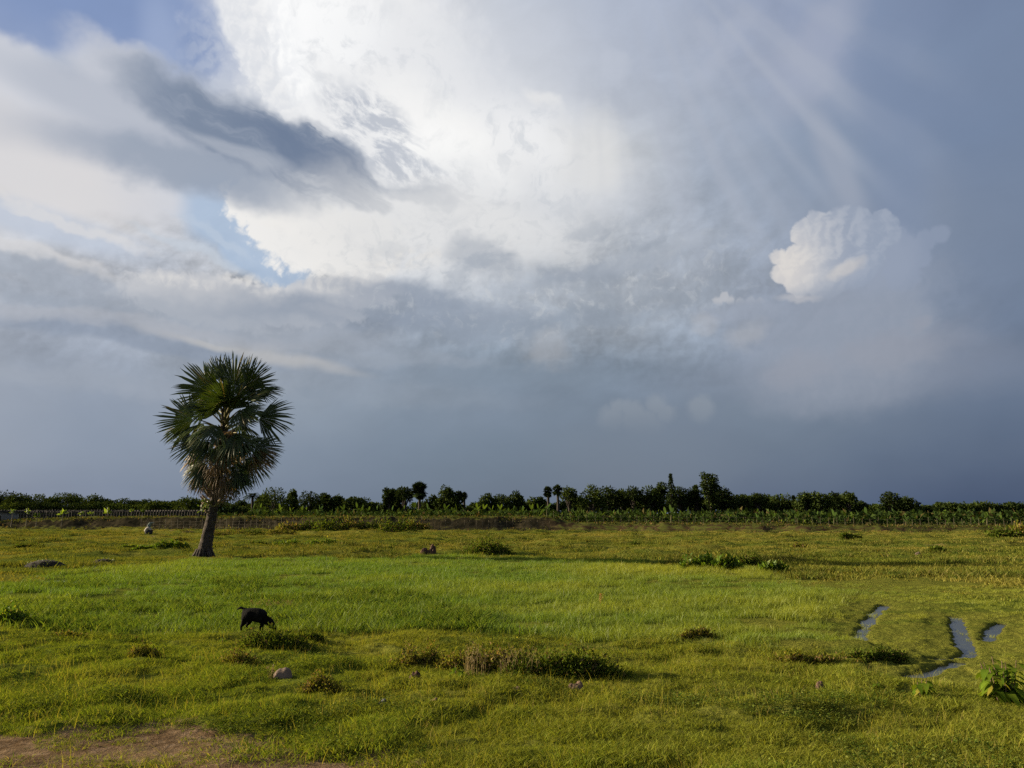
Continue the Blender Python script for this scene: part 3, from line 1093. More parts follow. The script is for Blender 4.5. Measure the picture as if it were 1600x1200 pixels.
# taller seeding stems standing out of the turf
X, Y, U = wedge(3600, 5.4, 19, 0.7, 46, 111)
cl = fbm(X * 0.8, Y * 0.9, 75, 3)
keep = (marsh(X, Y) < 0.6) & (wet(X, Y) < 0.2) & (cl > 0.44) & (U > dirt(X, Y) * 0.9)
X, Y, U = X[keep], Y[keep], U[keep]
tufts_b = [tuft("stem_tuft", G_TURF, 7, 0.14, 0.07, 0.24, 0.0035, 0.55, 230 + k, 3) for k in range(6)]
scatter("tall_grass_stems", "thin pale grass stems rising above the near turf", tufts_b, X, Y, 0.6 + 0.6 * U, 0.5 + 0.5 * U, 0.8 + 0 * U, seed=2)

# tall bright grass of the wet meadow
X, Y, U = wedge(34000, 9.5, 39, 0.8, 47, 121)
m_, w_ = marsh(X, Y), wet(X, Y)
px_, py_ = ground_px(X, Y)
right_thin = sst(px_, 1280, 1420)
keep = (m_ > 0.35 + 0.3 * U) & ((w_ < 0.5 + 0.3 * U) | (U > np.where(px_ < 1000, 0.2, 0.60))) & (fbm(X * 0.9, Y * 1.3, 86, 3) > 0.28 + 0.12 * U)
X, Y, U, px_, py_, w_ = X[keep], Y[keep], U[keep], px_[keep], py_[keep], w_[keep]
tufts_c = [tuft("reed_tuft", G_TALL, 50, 0.20, 0.07, 0.20, 0.0085, 0.75, 260 + k) for k in range(8)]
ys = fbm(X * 0.3, Y * 0.35, 81, 3)
pt_ = fbm(X * 0.22 + 4, Y * 0.5, 84, 4)
tn = sst(px_, 650, 1100) * 0.35 + 0.5 * sst(px_, 1250, 1500) + 1.1 * (ys - 0.45) + 0.8 * (pt_ - 0.5) + 0.25 * sst(py_, 930, 1000)
scatter("wet_meadow_grass", "tall bright green grass of the wet meadow behind the goat", tufts_c, X, Y,
        (0.55 + 0.7 * U ** 2) * (0.45 + 1.1 * ys) * (0.8 + 0.5 * fbm(X * 1.6, Y * 1.3, 83, 2)) * (1 - 0.45 * sst(px_, 1250, 1400)) * np.where((w_ > 0.45) & (px_ > 1000), 0.75, 1 - 0.84 * wet(X, Y, 7.0) * (px_ > 1000)), tn, 0.1 + 0 * U, seed=3)

# broad-leaved stand at the left of the wet meadow
X, Y, U = wedge(9000, 11.5, 27, 0.8, 47, 131)
px_, py_ = ground_px(X, Y)
cl = fbm(X * 0.42, Y * 0.55, 85, 3)
up_edge = np.interp(px_, [0, 150, 350, 600, 750], [915, 905, 905, 925, 955])
keep = (px_ < 760) & (py_ > up_edge) & (marsh(X, Y) > 0.5) & (wet(X, Y) < 0.3) & (cl > 0.45 + 0.10 * sst(px_, 300, 700))
X, Y, U, cl = X[keep], Y[keep], U[keep], cl[keep]
tufts_d = [tuft("broad_tuft", G_BROAD, 24, 0.18, 0.12, 0.27, 0.026, 0.9, 290 + k, 3) for k in range(6)]
scatter("broad_leaved_grass", "dark broad leaved grass stand left of the goat in the wet meadow", tufts_d, X, Y,
        (0.6 + 0.5 * U) * (0.8 + 0.8 * (cl - 0.4)), 0.1 + 0.25 * U, 0.15 + 0 * U, seed=4)

# cropped grass of the far half, with coarser tussocks
X, Y, U = wedge(36000, 20, 104, 1.15, 44, 141)
keep = (marsh(X, Y) < 0.6)
X, Y, U = X[keep], Y[keep], U[keep]
patch = fbm(X * 0.35, Y * 0.6, 77, 3)
keep = patch > 0.33 + 0.15 * U
X, Y, U, patch = X[keep], Y[keep], U[keep], patch[keep]
tufts_e = [tuft("pasture_tuft", G_FAR, 46, 0.34, 0.04, 0.11, 0.020, 0.8, 320 + k) for k in range(8)]
scatter("pasture_grass", "cropped yellow green pasture grass beyond the wet meadow", tufts_e, X, Y, 0.7 + 0.8 * U,
        dryness(X, Y) + 0.4 * (fbm(X * 0.8, Y, 78, 2) - 0.4), 0.2 + 0 * U, seed=5)

# dark herbs creeping through the near turf, in patches
X, Y, U = wedge(9000, 5.3, 15, 0.75, 46, 151)
cl = fbm(X * 0.7 + 9, Y * 1.1, 88, 4)
keep = (marsh(X, Y) < 0.5) & (wet(X, Y) < 0.3) & (cl > 0.50 + 0.12 * U) & (U > dirt(X, Y)) & (U > 0.35)
X, Y, U = X[keep], Y[keep], U[keep]
G_HERB = foliage("creeping herb leaves", (0.025, 0.060, 0.010), (0.065, 0.115, 0.018), (0.16, 0.14, 0.03), trans=0.3, gloss=0.0, tint_attr=True)
tufts_f = []
for k_ in range(6):
    r = np.random.default_rng(800 + k_)
    g = Geo()
    n = 46
    th, rr = r.random(n) * 6.283, 0.12 * np.sqrt(r.random(n))
    P_ = np.column_stack([rr * np.cos(th), rr * np.sin(th), r.uniform(0.005, 0.05, n)])
    g.leaves(P_, np.column_stack([np.cos(th), np.sin(th), r.uniform(-.1, .8, n)]) + r.normal(0, .4, (n, 3)), np.column_stack([r.normal(0, .4, n), r.normal(0, .4, n), np.ones(n)]), r.uniform(.012, .026, n), r.uniform(.007, .015, n))
    tufts_f.append(g.build("herb_tuft", G_HERB, lnk=False))
scatter("creeping_herbs", "dark green creeping herbs in patches through the near turf", tufts_f, X, Y, 0.7 + 0.8 * U, 0.45 * U ** 2, 0.1 + 0 * U, seed=6)

# coarse dark tussocks of the grazed far half, too many and too ragged to count
X, Y, U = wedge(9000, 20, 98, 1.0, 44, 161)
cl = fbm(X * 0.11 + 5, Y * 0.33, 92, 4)
keep = (marsh(X, Y) < 0.4) & (cl > 0.515)
X, Y, U = X[keep], Y[keep], U[keep]
tufts_g = [tuft("tussock_tuft", G_HERB, 60, 0.36, 0.10, 0.26, 0.030, 0.9, 340 + k) for k in range(5)]
scatter("coarse_tussocks", "dark coarse grass tussocks scattered over the far pasture", tufts_g, X, Y, 0.6 + 0.8 * U, 0.1 + 0.6 * U, 0.3 + 0 * U, seed=7)

# ------------------------------------------------------------------ palmyra palm
M_FROND = foliage("palm frond green", (0.020, 0.038, 0.007), (0.042, 0.064, 0.011), (0.12, 0.10, 0.03), 0.06, trans=0.22, gloss=0.03, rough=0.45, var=0.2)
M_FROND_OLD = foliage("palm frond dead", (0.120, 0.075, 0.035), (0.210, 0.140, 0.070), trans=0.2, gloss=0.03, var=0.3)
M_FROND_YEL = foliage("palm frond fading", (0.100, 0.105, 0.020), (0.150, 0.135, 0.030), trans=0.3, gloss=0.06, var=0.25)
M_PETIOLE = rough_mat("palm stalk", (0.10, 0.10, 0.03), (0.17, 0.14, 0.05), 8, 0.6, 0.2)
M_BARK = rough_mat("palm bark", (0.028, 0.023, 0.019), (0.075, 0.061, 0.048), 9, 0.95, 1.0, stretch=(1, 1, 0.22), c3=(0.035, 0.028, 0.022))
M_BOOT = rough_mat("old leaf bases", (0.10, 0.070, 0.042), (0.22, 0.165, 0.105), 7, 0.9, 0.5, stretch=(1, 1, 0.3))


def fan_frond(name, foot, hub, fwd, nrm, R, span, nseg, material, petiole_mat, parent, rng_, droop=0.25, fold=0.25, pet_r=0.028, ragged=0.0):
    """palmate leaf: a bowed stalk from foot to hub, and pleated segments radiating from the hub"""
    foot, hub, fwd, nrm = (np.array(v, float) for v in (foot, hub, fwd, nrm))
    fwd /= np.linalg.norm(fwd)
    nrm = nrm - fwd * nrm.dot(fwd)
    nrm /= np.linalg.norm(nrm)
    side = np.cross(fwd, nrm)
    g = Geo()
    V, F4, F3 = [], [], []
    ts = np.linspace(-span, span, nseg + 1)
    joined = 0.46
    k = 0
    for i in range(nseg):
        a0, a1 = ts[i], ts[i + 1]
        am = (a0 + a1) / 2
        ln = R * (1.0 - 0.22 * abs(am / span) ** 2) * rng_.uniform(0.90, 1.06)
        if ragged and rng_.random() < ragged:
            ln *= rng_.uniform(0.5, 0.8)
        wob = rng_.normal(0, 0.035)
        dr = droop * rng_.uniform(0.6, 1.5)

        def pt(a, rr, lift):
            c, s = math.cos(a), math.sin(a)
            p = hub + (fwd * c + side * s) * rr
            p = p + nrm * (-fold * rr * (s * s) + lift)
            # tips hang a little and the whole leaf bows
            p = p - nrm * dr * 0.35 * rr * rr / R
            p = p - np.array([0, 0, 1.0]) * dr * 0.55 * max(rr / R - 0.45, 0) ** 1.5 * R
            return p
        r0, r1, r2 = 0.05 * R, joined * R, 0.78 * ln
        vs = [pt(a0, r0, 0), pt(am, r0, 0.004), pt(a1, r0, 0),
              pt(a0, r1, 0), pt(am, r1 * 1.02, 0.045 * R / 1.5), pt(a1, r1, 0)]
        amw = am + wob
        h = (a1 - a0) * 0.36
        vs += [pt(amw - h, r2, 0), pt(amw, r2, 0.02), pt(amw + h, r2, 0), pt(amw + wob * 0.5, ln, -0.02)]
        V += vs
        b = k * 10
        F4 += [(b, b + 1, b + 4, b + 3), (b + 1, b + 2, b + 5, b + 4), (b + 3, b + 4, b + 7, b + 6), (b + 4, b + 5, b + 8, b + 7)]
        F3 += [(b + 6, b + 7, b + 9), (b + 7, b + 8, b + 9)]
        k += 1
    o = mesh_np(name, np.array(V), [np.array(F3), np.array(F4)], material, parent)
    mid = (foot + hub) / 2 + np.array([0, 0, 0.10 * np.linalg.norm(hub - foot)])
    t = np.linspace(0, 1, 7)[:, None]
    pts = foot * (1 - t) ** 2 + mid * 2 * t * (1 - t) + hub * t * t
    g.tube(pts, np.linspace(pet_r * 1.7, pet_r * 0.8, 7), 6)
    g.build("leaf_stalk", petiole_mat, o, smooth=True)
    return o


PALM_Y = 33.0
pbx, pby = gp(318, 871)
palm = empty("palmyra_palm", (pbx, pby, hz(pbx, pby)))
tag(palm, "tall lone fan palm with shaggy round crown and dark leaning trunk in the meadow", "palm tree")
pz0 = palm.location.z


def pl_(px, py, dy=0.0):
    """photo point at the palm's distance, in the palm's own frame"""
    p = at(px, py, pby + dy)
    return np.array([p[0] - pbx, dy, p[2] - pz0])


rp = np.random.default_rng(31)
axis_px = [(318, 873, .44), (319, 866, .37), (321, 855, .32), (325, 835, .28), (330, 810, .245), (333, 795, .225), (338, 770, .21), (342, 745, .20), (346, 715, .19), (349, 680, .18), (352, 650, .20), (354, 630, .15), (355, 618, .07)]
pts_ = np.array([pl_(x_, y_) for x_, y_, _ in axis_px])
pts_[0][2] = -0.12
rad_ = np.array([r for _, _, r in axis_px]) * 0.87
# fine rings with slight swellings
t_old = np.linspace(0, 1, len(pts_))
t_new = np.linspace(0, 1, 60)
pts2 = np.column_stack([np.interp(t_new, t_old, pts_[:, i]) for i in range(3)])
rad2 = np.interp(t_new, t_old, rad_) * (1 + 0.05 * np.sin(t_new * 140) + rp.normal(0, 0.02, 60))
g = Geo()
g.tube(pts2, rad2, 18)
Vt = g.v[0]
Vt += rp.normal(0, 0.012, Vt.shape)
trunk = g.build("trunk", M_BARK, palm, smooth=True)
g = Geo()
for k in range(16):      # buttress roots at the foot
    a = k / 16 * 6.283 + rp.uniform(-.15, .15)
    r1 = rp.uniform(0.42, 0.60)
    g.tube([(0.27 * math.cos(a), 0.27 * math.sin(a), 0.30), (0.38 * math.cos(a), 0.38 * math.sin(a), 0.10), (r1 * math.cos(a), r1 * math.sin(a), -0.06)], [0.08, 0.07, 0.03], 6)
g.build("root_flare", M_BARK, trunk, smooth=True)


def axis_at(py):
    ys_ = np.array([a[1] for a in axis_px])[::-1]
    xs_ = np.array([a[0] for a in axis_px])[::-1]
    return np.interp(py, ys_, xs_)


# stubs of old leaf bases crossing on the upper trunk, the shaggy collar
g = Geo()
for k in range(74):
    py_k = rp.uniform(676, 803)
    c = pl_(axis_at(py_k), py_k)
    a = rp.uniform(0, 6.283)
    d = np.array([math.cos(a), math.sin(a), 0])
    L = rp.uniform(0.22, 0.55) * (1.0 if py_k < 790 else 0.6)
    p0 = c + d * 0.16
    p1 = c + d * (0.28 + 0.25 * L) + np.array([0, 0, 0.30 * L])
    p2 = c + d * (0.30 + 0.75 * L) + np.array([0, 0, (0.85 if rp.random() < 0.7 else -0.5) * L])
    g.tube([p0, p1, p2], [0.075, 0.06, rp.uniform(0.02, 0.05)], 5)
g.build("leaf_base_stubs", M_BOOT, trunk, smooth=False)

VIEW = np.array([0, -1, 0.0])
# leaves seen plainly in the photograph: hub (px, py, depth offset m), pointing direction in the picture (dx, dy up), radius, half span, facing
FR = [
    (366, 604, -0.3, (-0.05, 1.0), 1.52, 1.25, (0.0, -1, 0.25), 0),
    (385, 604, -0.6, (0.62, 0.75), 1.50, 1.15, (0.1, -1, 0.1), 0),
    (331, 612, 0.0, (-0.80, 0.52), 1.78, 1.25, (-0.2, -1, 0.3), 0),
    (344, 592, 0.6, (-0.42, 0.88), 1.25, 1.1, (-0.3, -1, 0.2), 0),
    (402, 612, 0.2, (1.0, 0.12), 1.15, 1.0, (0.15, -0.7, 0.8), 0),
    (404, 652, -0.2, (0.96, -0.08), 1.58, 1.30, (0.25, -1, 0.25), 0),
    (303, 654, -0.1, (-0.95, 0.12), 1.62, 1.35, (-0.2, -1, 0.25), 0),
    (298, 668, 0.5, (-0.9, -0.2), 1.30, 1.2, (-0.3, -1, 0.3), 0),
    (314, 688, -0.5, (-0.80, -0.50), 1.35, 1.25, (-0.3, -1, 0.1), 0),
    (321, 722, -0.3, (-0.55, -0.80), 1.30, 1.2, (-0.4, -1, 0.1), 0),
    (316, 706, 0.6, (-0.8, -0.6), 1.25, 1.2, (-0.4, -0.8, 0.4), 1),
    (398, 700, -0.2, (0.96, -0.15), 1.28, 1.3, (0.3, -1, 0.35), 0),
    (395, 706, -0.5, (0.75, -0.55), 1.20, 1.1, (0.2, -1, 0.2), 1),
    (386, 714, 0.2, (0.55, -0.80), 1.30, 1.2, (0.35, -1, 0.1), 0),
    (371, 722, -0.5, (0.15, -1.0), 1.25, 1.1, (0.1, -1, 0.1), 0),
    (346, 722, -0.6, (-0.2, -1.0), 1.10, 1.1, (-0.1, -1, 0.2), 1),
    (352, 634, -1.1, (-0.15, 0.5), 1.25, 1.5, (0.0, -1, 0.6), 0),
    (341, 664, -1.2, (-0.45, -0.6), 1.30, 1.3, (-0.1, -1, 0.5), 0),
    (376, 640, -1.1, (0.5, -0.3), 1.25, 1.4, (0.1, -1, 0.5), 0),
    (370, 676, -1.2, (0.35, -0.8), 1.30, 1.3, (0.1, -1, 0.4), 0),
    (322, 640, -0.9, (-0.5, 0.0), 1.10, 1.3, (-0.2, -1, 0.5), 0),
    (326, 612, -0.5, (-0.3, -0.95), 1.05, 0.7, (-0.5, -1, 0.1), 2),
    (378, 648, -1.4, (0.55, -0.6), 0.60, 0.8, (0.1, -1, 0.3), 1),
    (340, 700, -0.9, (-0.3, -0.9), 1.2, 1.1, (-0.1, -1, 0.3), 1),
    (362, 706, 0.8, (0.2, -0.9), 1.2, 1.1, (0.1, -1, 0.3), 1),
    (330, 735, 0.2, (-0.5, -0.85), 1.15, 1.1, (-0.4, -0.9, 0.2), 1),
    (322, 728, 0.7, (-0.75, -0.65), 1.25, 1.1, (-0.4, -0.9, 0.3), 0),
    (350, 742, -0.6, (0.1, -1.0), 0.95, 1.0, (0.1, -1, 0.1), 1),
    (366, 735, 0.3, (0.5, -0.85), 1.05, 1.0, (0.3, -1, 0.1), 0),
    (382, 690, -0.9, (0.75, -0.45), 1.25, 1.2, (0.2, -1, 0.3), 0),
    (330, 690, -0.9, (-0.6, -0.65), 1.2, 1.2, (-0.2, -1, 0.3), 0),
    (356, 690, -1.1, (0.0, -1), 1.2, 1.2, (0, -1, 0.3), 0),
    (372, 622, 0.5, (0.5, 0.75), 1.45, 1.3, (0, -1, 0.2), 0),
    (362, 640, -1.0, (0.1, 0.9), 1.2, 1.5, (0, -1, 0.3), 0),
    (340, 645, -0.8, (-0.6, 0.6), 1.1, 1.4, (-0.1, -1, 0.4), 0),
    (374, 655, -0.9, (0.8, 0.2), 1.1, 1.4, (0.2, -1, 0.4), 0),
    (336, 750, -0.3, (-0.35, -0.95), 0.95, 1.0, (-0.3, -0.9, 0.1), 1),
    (354, 752, -0.3, (0.25, -0.95), 0.95, 1.0, (0.2, -0.9, 0.1), 1),
    (318, 742, -0.1, (-0.55, -0.85), 0.95, 0.9, (-0.4, -0.9, 0.1), 1),
    (372, 742, -0.2, (0.4, -0.9), 0.95, 1.0, (0.3, -0.9, 0.1), 0),
    (344, 748, 0.7, (-0.1, -0.95), 1.0, 1.0, (0, -0.9, 0.1), 1),
]
mats_f = [M_FROND, M_FROND_OLD, M_FROND_YEL]
for (px_k, py_k, dy, (dx, dz), R, span, nrm, kind_) in FR:
    hub = pl_(px_k, py_k, dy)
    fy = 658 + (py_k - 658) * 0.55 + 18
    foot = pl_(axis_at(fy), fy)
    fwd = np.array([dx, dy * 0.35 - 0.12, dz])
    fr = fan_frond("frond", foot, hub, fwd, nrm, R * 1.08, span * 0.92, 34, mats_f[kind_], M_PETIOLE, palm, rp, droop=rp.uniform(0.15, 0.35), fold=rp.uniform(0.1, 0.4), ragged=0.25 if kind_ else 0.04)
    if kind_ == 1:
        fr['label'] = "dead brown frond"
    elif kind_ == 2:
        fr['label'] = "fading yellow frond"
# the rest of the round crown, at all azimuths
for k in range(15):
    a = 2.399 * k + 0.4
    e = math.radians([62, 40, 18, -6, -30, -52][k % 6] + rp.uniform(-7, 7))
    d = np.array([math.cos(a) * math.cos(e) * 0.80, math.sin(a) * math.cos(e), math.sin(e)])
    if d[1] < -0.35:
        d[1] *= 0.8
    top = pl_(354, 652)
    foot = pl_(axis_at(668 - 40 * math.sin(e)), 668 - 40 * math.sin(e))
    hub = top + d * rp.uniform(1.05, 1.35)
    nrm = np.cross(np.cross(d, (0, 0, 1.0)), d) + np.array([rp.uniform(-.5, .5), rp.uniform(-.5, .5), 0.2])
    old = e < -0.45
    fr = fan_frond("frond", foot, hub, d + np.array([0, 0, -0.1]), nrm, rp.uniform(1.1, 1.35), 1.25, 30, M_FROND_OLD if old else M_FROND, M_PETIOLE, palm, rp, droop=0.35, fold=0.35, ragged=0.2 if old else 0.05)
    if old:
        fr['label'] = "dead brown frond"
# spear leaves in the heart
g = Geo()
for k in range(3):
    p0 = pl_(355, 622)
    g.tube([p0, p0 + np.array([0.08 * (k - 1), 0.05 * k, 0.7]), p0 + np.array([0.2 * (k - 1), 0.1 * k, 1.3])], [0.05, 0.04, 0.008], 6)
g.build("spear_leaf", M_FROND, palm, smooth=True)

# a small climber perched on the trunk: leafy twigs to the right and left
M_CLIMB = foliage("climber leaves", (0.05, 0.09, 0.015), (0.10, 0.15, 0.025), trans=0.4, gloss=0.08)
cl_root = pl_(336, 792)
climber = empty("climbing_plant", (pbx + cl_root[0], pby - 0.2, pz0 + cl_root[2]))
tag(climber, "small leafy climber with twigs sticking out from the fan palm's upper trunk", "climbing plant")
g, gl = Geo(), Geo()
for (tx, ty) in [(368, 771), (377, 772), (384, 778), (372, 782), (319, 787), (316, 795), (322, 779), (360, 790), (352, 780)]:
    e_ = pl_(tx, ty, rp.uniform(-.3, .3)) - cl_root
    m_ = e_ * 0.5 + np.array([0, 0, 0.12])
    gt_ = Geo()
    gt_.tube([(0, 0, 0), m_, e_], [0.018, 0.012, 0.006], 5)
    gt_.build("twig", M_PETIOLE, climber)
    n = 16
    t = rp.uniform(0.35, 1.05, n)[:, None]
    P_ = e_ * t ** 1 + np.array([0, 0, 0.10]) * (1 - t) + rp.normal(0, 0.06, (n, 3))
    gl.leaves(P_, rp.normal(0, 1, (n, 3)) + np.array([0, 0, -0.4]), rp.normal(0, 1, (n, 3)), rp.uniform(0.10, 0.17, n), rp.uniform(0.06, 0.1, n))
gl.build("foliage", M_CLIMB, climber)

# ------------------------------------------------------------------ goat and person
def skin_body(name, joints, bones, material, parent=None, sub=2, loc=None):
    """one continuous surface grown round a skeleton; joints: name -> (x, y, z, rx, ry)"""
    names = list(joints)
    me = bpy.data.meshes.new(name + "_skeleton")
    me.from_pydata([joints[n][:3] for n in names], [(names.index(a), names.index(b)) for a, b in bones], [])
    o = bpy.data.objects.new(name, me)
    COL.objects.link(o)
    o.modifiers.new('skin', 'SKIN').use_smooth_shade = True
    sv = me.skin_vertices[0].data
    for i, n in enumerate(names):
        j = joints[n]
        sv[i].radius = (j[3], j[4] if len(j) > 4 else j[3])
        sv[i].use_root = (i == 0)
    s = o.modifiers.new('sub', 'SUBSURF')
    s.levels = s.render_levels = sub
    dg = bpy.context.evaluated_depsgraph_get()
    me2 = bpy.data.meshes.new_from_object(o.evaluated_get(dg))
    me2.name = name
    bpy.data.objects.remove(o)
    me2.materials.clear()
    me2.materials.append(material)
    for p in me2.polygons:
        p.use_smooth = True
    o2 = bpy.data.objects.new(name, me2)
    if loc is not None:
        o2.location = loc
    return link(o2, parent)


M_GOAT = rough_mat("black goat coat", (0.004, 0.0037, 0.0035), (0.008, 0.0075, 0.007), 30, 0.9, 0.25, spec=0.05)
M_HORN = rough_mat("horn and hoof", (0.02, 0.018, 0.016), (0.05, 0.045, 0.04), 20, 0.6, 0.1)
gx0, gy0 = gp(397, 993)
gz0_ = hz(gx0, gy0)
goat = empty("goat", (gx0, gy0, gz0_), math.radians(-6))
goat.scale = (1.05, 1.05, 1.08)
tag(goat, "small black goat grazing with its head down and tail raised", "goat")
u = 0.0102        # metres per photo pixel at the goat's distance


def G(px, py, y, *r):
    return (((px - 397) * u), y, (989 - py) * u) + r


gj = {
    'rump': G(385.0, 965.0, 0, .090, .098),
    'loin': G(392, 965.5, 0, .092, .102),
    'belly': G(399, 965.8, 0, .096, .110),
    'chest': G(405.5, 967.6, 0, .086, .104),
    'shoulder': G(411, 969.5, 0, .090, .112),
    'neck1': G(416.5, 974, -.005, .050, .062),
    'neck2': G(420, 975.5, -.010, .056, .072),
    'poll': G(425.6, 981.4, -.014, .045, .048),
    'muzzle1': G(428.2, 984.4, -.016, .036, .038),
    'muzzle2': G(430, 987.2, -.018, .024, .025),
    'tail0': G(380.3, 959.5, 0, .030),
    'tail1': G(377.5, 957.0, 0, .018),
    'tail2': G(373.5, 956.4, 0, .020),
    'tail3': G(368.4, 959.2, 0, .007),
}
gb = [('rump', 'loin'), ('loin', 'belly'), ('belly', 'chest'), ('chest', 'shoulder'), ('shoulder', 'neck1'), ('neck1', 'neck2'),
      ('neck2', 'poll'), ('poll', 'muzzle1'), ('muzzle1', 'muzzle2'), ('rump', 'tail0'), ('tail0', 'tail1'), ('tail1', 'tail2'), ('tail2', 'tail3')]
for sname, sy, hx, fx in (('near', -1, -1.5, 1.2), ('far', 1, 2.5, -6.5)):
    gj[sname + 'hip'] = G(384.5 + hx * .3, 971.5, sy * .050, .056, .072)
    gj[sname + 'stifle'] = G(384.5 + hx, 976.5, sy * .058, .040, .050)
    gj[sname + 'hock'] = G(379.8 + hx * .8, 982, sy * .056, .017)
    gj[sname + 'hfet'] = G(380.8 + hx, 987.2, sy * .056, .012)
    gj[sname + 'hhoof'] = G(381.6 + hx, 989.6, sy * .056, .013)
    gb += [('rump', sname + 'hip'), (sname + 'hip', sname + 'stifle'), (sname + 'stifle', sname + 'hock'), (sname + 'hock', sname + 'hfet'), (sname + 'hfet', sname + 'hhoof')]
    gj[sname + 'elbow'] = G(409.5 + fx * .3, 974, sy * .046, .044, .056)
    gj[sname + 'fore'] = G(410 + fx * .7, 979, sy * .048, .020)
    gj[sname + 'knee'] = G(410.6 + fx, 983, sy * .048, .016)
    gj[sname + 'cannon'] = G(410.3 + fx, 987.2, sy * .048, .011)
    gj[sname + 'fhoof'] = G(410.8 + fx, 989.6, sy * .048, .013)
    gb += [('chest', sname + 'elbow'), (sname + 'elbow', sname + 'fore'), (sname + 'fore', sname + 'knee'), (sname + 'knee', sname + 'cannon'), (sname + 'cannon', sname + 'fhoof')]
skin_body("body", gj, gb, M_GOAT, goat, 2)
for sy in (-1, 1):
    g = Geo()
    e0 = np.array(G(423.5, 979, -.012)) + np.array([0, sy * .032, 0])
    d = np.array([-.02, sy * .055, -.045])
    g.leaves(np.array([e0]), np.array([d]), np.array([[1.0, 0, 0.2]]), 0.085, 0.036, 0.1)
    g.build("ear", M_GOAT, goat)
for sy in (-1, 1):
    g = Geo()
    h0 = np.array(G(424, 977.8, -.012)) + np.array([0, sy * .016, 0])
    g.tube([h0, h0 + np.array([-.012, sy * .006, .028]), h0 + np.array([-.034, sy * .012, .045])], [.009, .007, .002], 6)
    g.build("horn", M_HORN, goat, smooth=True)
M_EYE = rough_mat("goat eye", (0.10, 0.07, 0.02), (0.12, 0.08, 0.03), 5, 0.15, 0.0, spec=0.5)
for sy in (-1, 1):
    g = Geo()
    c = np.array(G(427, 982.4, -.014)) + np.array([0, sy * .031, 0])
    g.tube([c - np.array([0, .005 * sy, 0]), c, c + np.array([0, .004 * sy, 0])], [.007, .006, .002], 8)
    g.build("eye", M_EYE, goat, smooth=True)

# person squatting in the far grass, seen from behind the right shoulder, leaning right over the ground
M_SHIRT = rough_mat("pale shirt cloth", (0.26, 0.235, 0.20), (0.36, 0.33, 0.29), 6, 0.9, 0.2)
M_LUNGI = rough_mat("dark skirt cloth", (0.012, 0.012, 0.018), (0.025, 0.025, 0.035), 8, 0.9, 0.2)
M_SKIN = rough_mat("brown skin", (0.16, 0.085, 0.05), (0.19, 0.10, 0.06), 8, 0.6, 0.0)
M_HAIR = rough_mat("black hair", (0.01, 0.008, 0.007), (0.02, 0.017, 0.015), 40, 0.5, 0.3)
M_HAT = rough_mat("grey green cloth", (0.10, 0.13, 0.12), (0.16, 0.19, 0.17), 8, 0.85, 0.2)
qx, qy = gp(231.5, 838)
person = empty("person", (qx, qy, hz(qx, qy)), math.radians(14))
tag(person, "person squatting in the far meadow in pale shirt, dark skirt and grey green head cloth", "person")
pj = {
    'pelvis': (-0.16, 0, 0.24, .155, .15),
    'waist': (-0.17, 0, 0.40, .13, .12),
    'chest': (-0.08, 0, 0.62, .155, .125),
    'neckb': (0.02, 0, 0.78, .075, .07),
    'neck': (0.06, 0, 0.85, .052, .052),
    'headl': (0.11, 0, 0.93, .082, .080),
    'headt': (0.13, 0, 1.03, .085, .082),
}
pb = [('pelvis', 'waist'), ('waist', 'chest'), ('chest', 'neckb'), ('neckb', 'neck'), ('neck', 'headl'), ('headl', 'headt')]
for sn, sy in (('n', -1), ('f', 1)):
    pj.update({
        sn + 'sh': (0.00, sy * .17, 0.72, .062), sn + 'el': (0.16, sy * .22, 0.50, .042), sn + 'wr': (0.40, sy * .12, 0.50, .028), sn + 'ha': (0.45, sy * .11, 0.49, .026),
        sn + 'hip': (-0.12, sy * .12, 0.24, .10), sn + 'kn': (0.24, sy * .17, 0.42, .068), sn + 'an': (0.05, sy * .15, 0.09, .040), sn + 'to': (0.22, sy * .16, 0.03, .034)})
    pb += [('neckb', sn + 'sh'), (sn + 'sh', sn + 'el'), (sn + 'el', sn + 'wr'), (sn + 'wr', sn + 'ha'), ('pelvis', sn + 'hip'), (sn + 'hip', sn + 'kn'), (sn + 'kn', sn + 'an'), (sn + 'an', sn + 'to')]
skin_body("body", pj, pb, M_SKIN, person, 2)
for sy in (-1, 1):       # fingers, curled
    g = Geo()
    for q in range(4):
        b0 = np.array([0.462, sy * (.11 + (q - 1.5) * .019), 0.488])
        L = [.030, .036, .034, .026][q]
        g.tube([b0, b0 + np.array([L, 0, -.004]), b0 + np.array([L * 1.5, 0, -.024])], [.009, .008, .006], 6)
    b0 = np.array([0.44, sy * .078, 0.492])
    g.tube([b0, b0 + np.array([.022, -sy * .014, -.006]), b0 + np.array([.042, -sy * .010, -.02])], [.010, .009, .007], 6)
    g.build("hand_fingers", M_SKIN, person, smooth=True)
sj = {'a': (-0.20, 0, 0.32, .21, .19), 'b': (-0.18, 0, 0.46, .20, .175), 'c': (-0.085, 0, 0.62, .22, .18), 'd': (0.00, 0, 0.74, .13, .11)}
sb = [('a', 'b'), ('b', 'c'), ('c', 'd')]
for sn, sy in (('n', -1), ('f', 1)):
    sj.update({sn + '1': (-0.01, sy * .175, 0.725, .082), sn + '2': (0.14, sy * .22, 0.53, .062), sn + '3': (0.22, sy * .19, 0.51, .052)})
    sb += [('d', sn + '1'), (sn + '1', sn + '2'), (sn + '2', sn + '3')]
skin_body("shirt", sj, sb, M_SHIRT, person, 2)
kj = {'z': (-0.26, 0, 0.20, .22, .20), 'a': (-0.12, 0, 0.24, .30, .25), 'b': (0.08, 0, 0.28, .33, .27), 'c': (0.24, 0, 0.33, .30, .24), 'd': (0.32, 0, 0.30, .22, .20)}
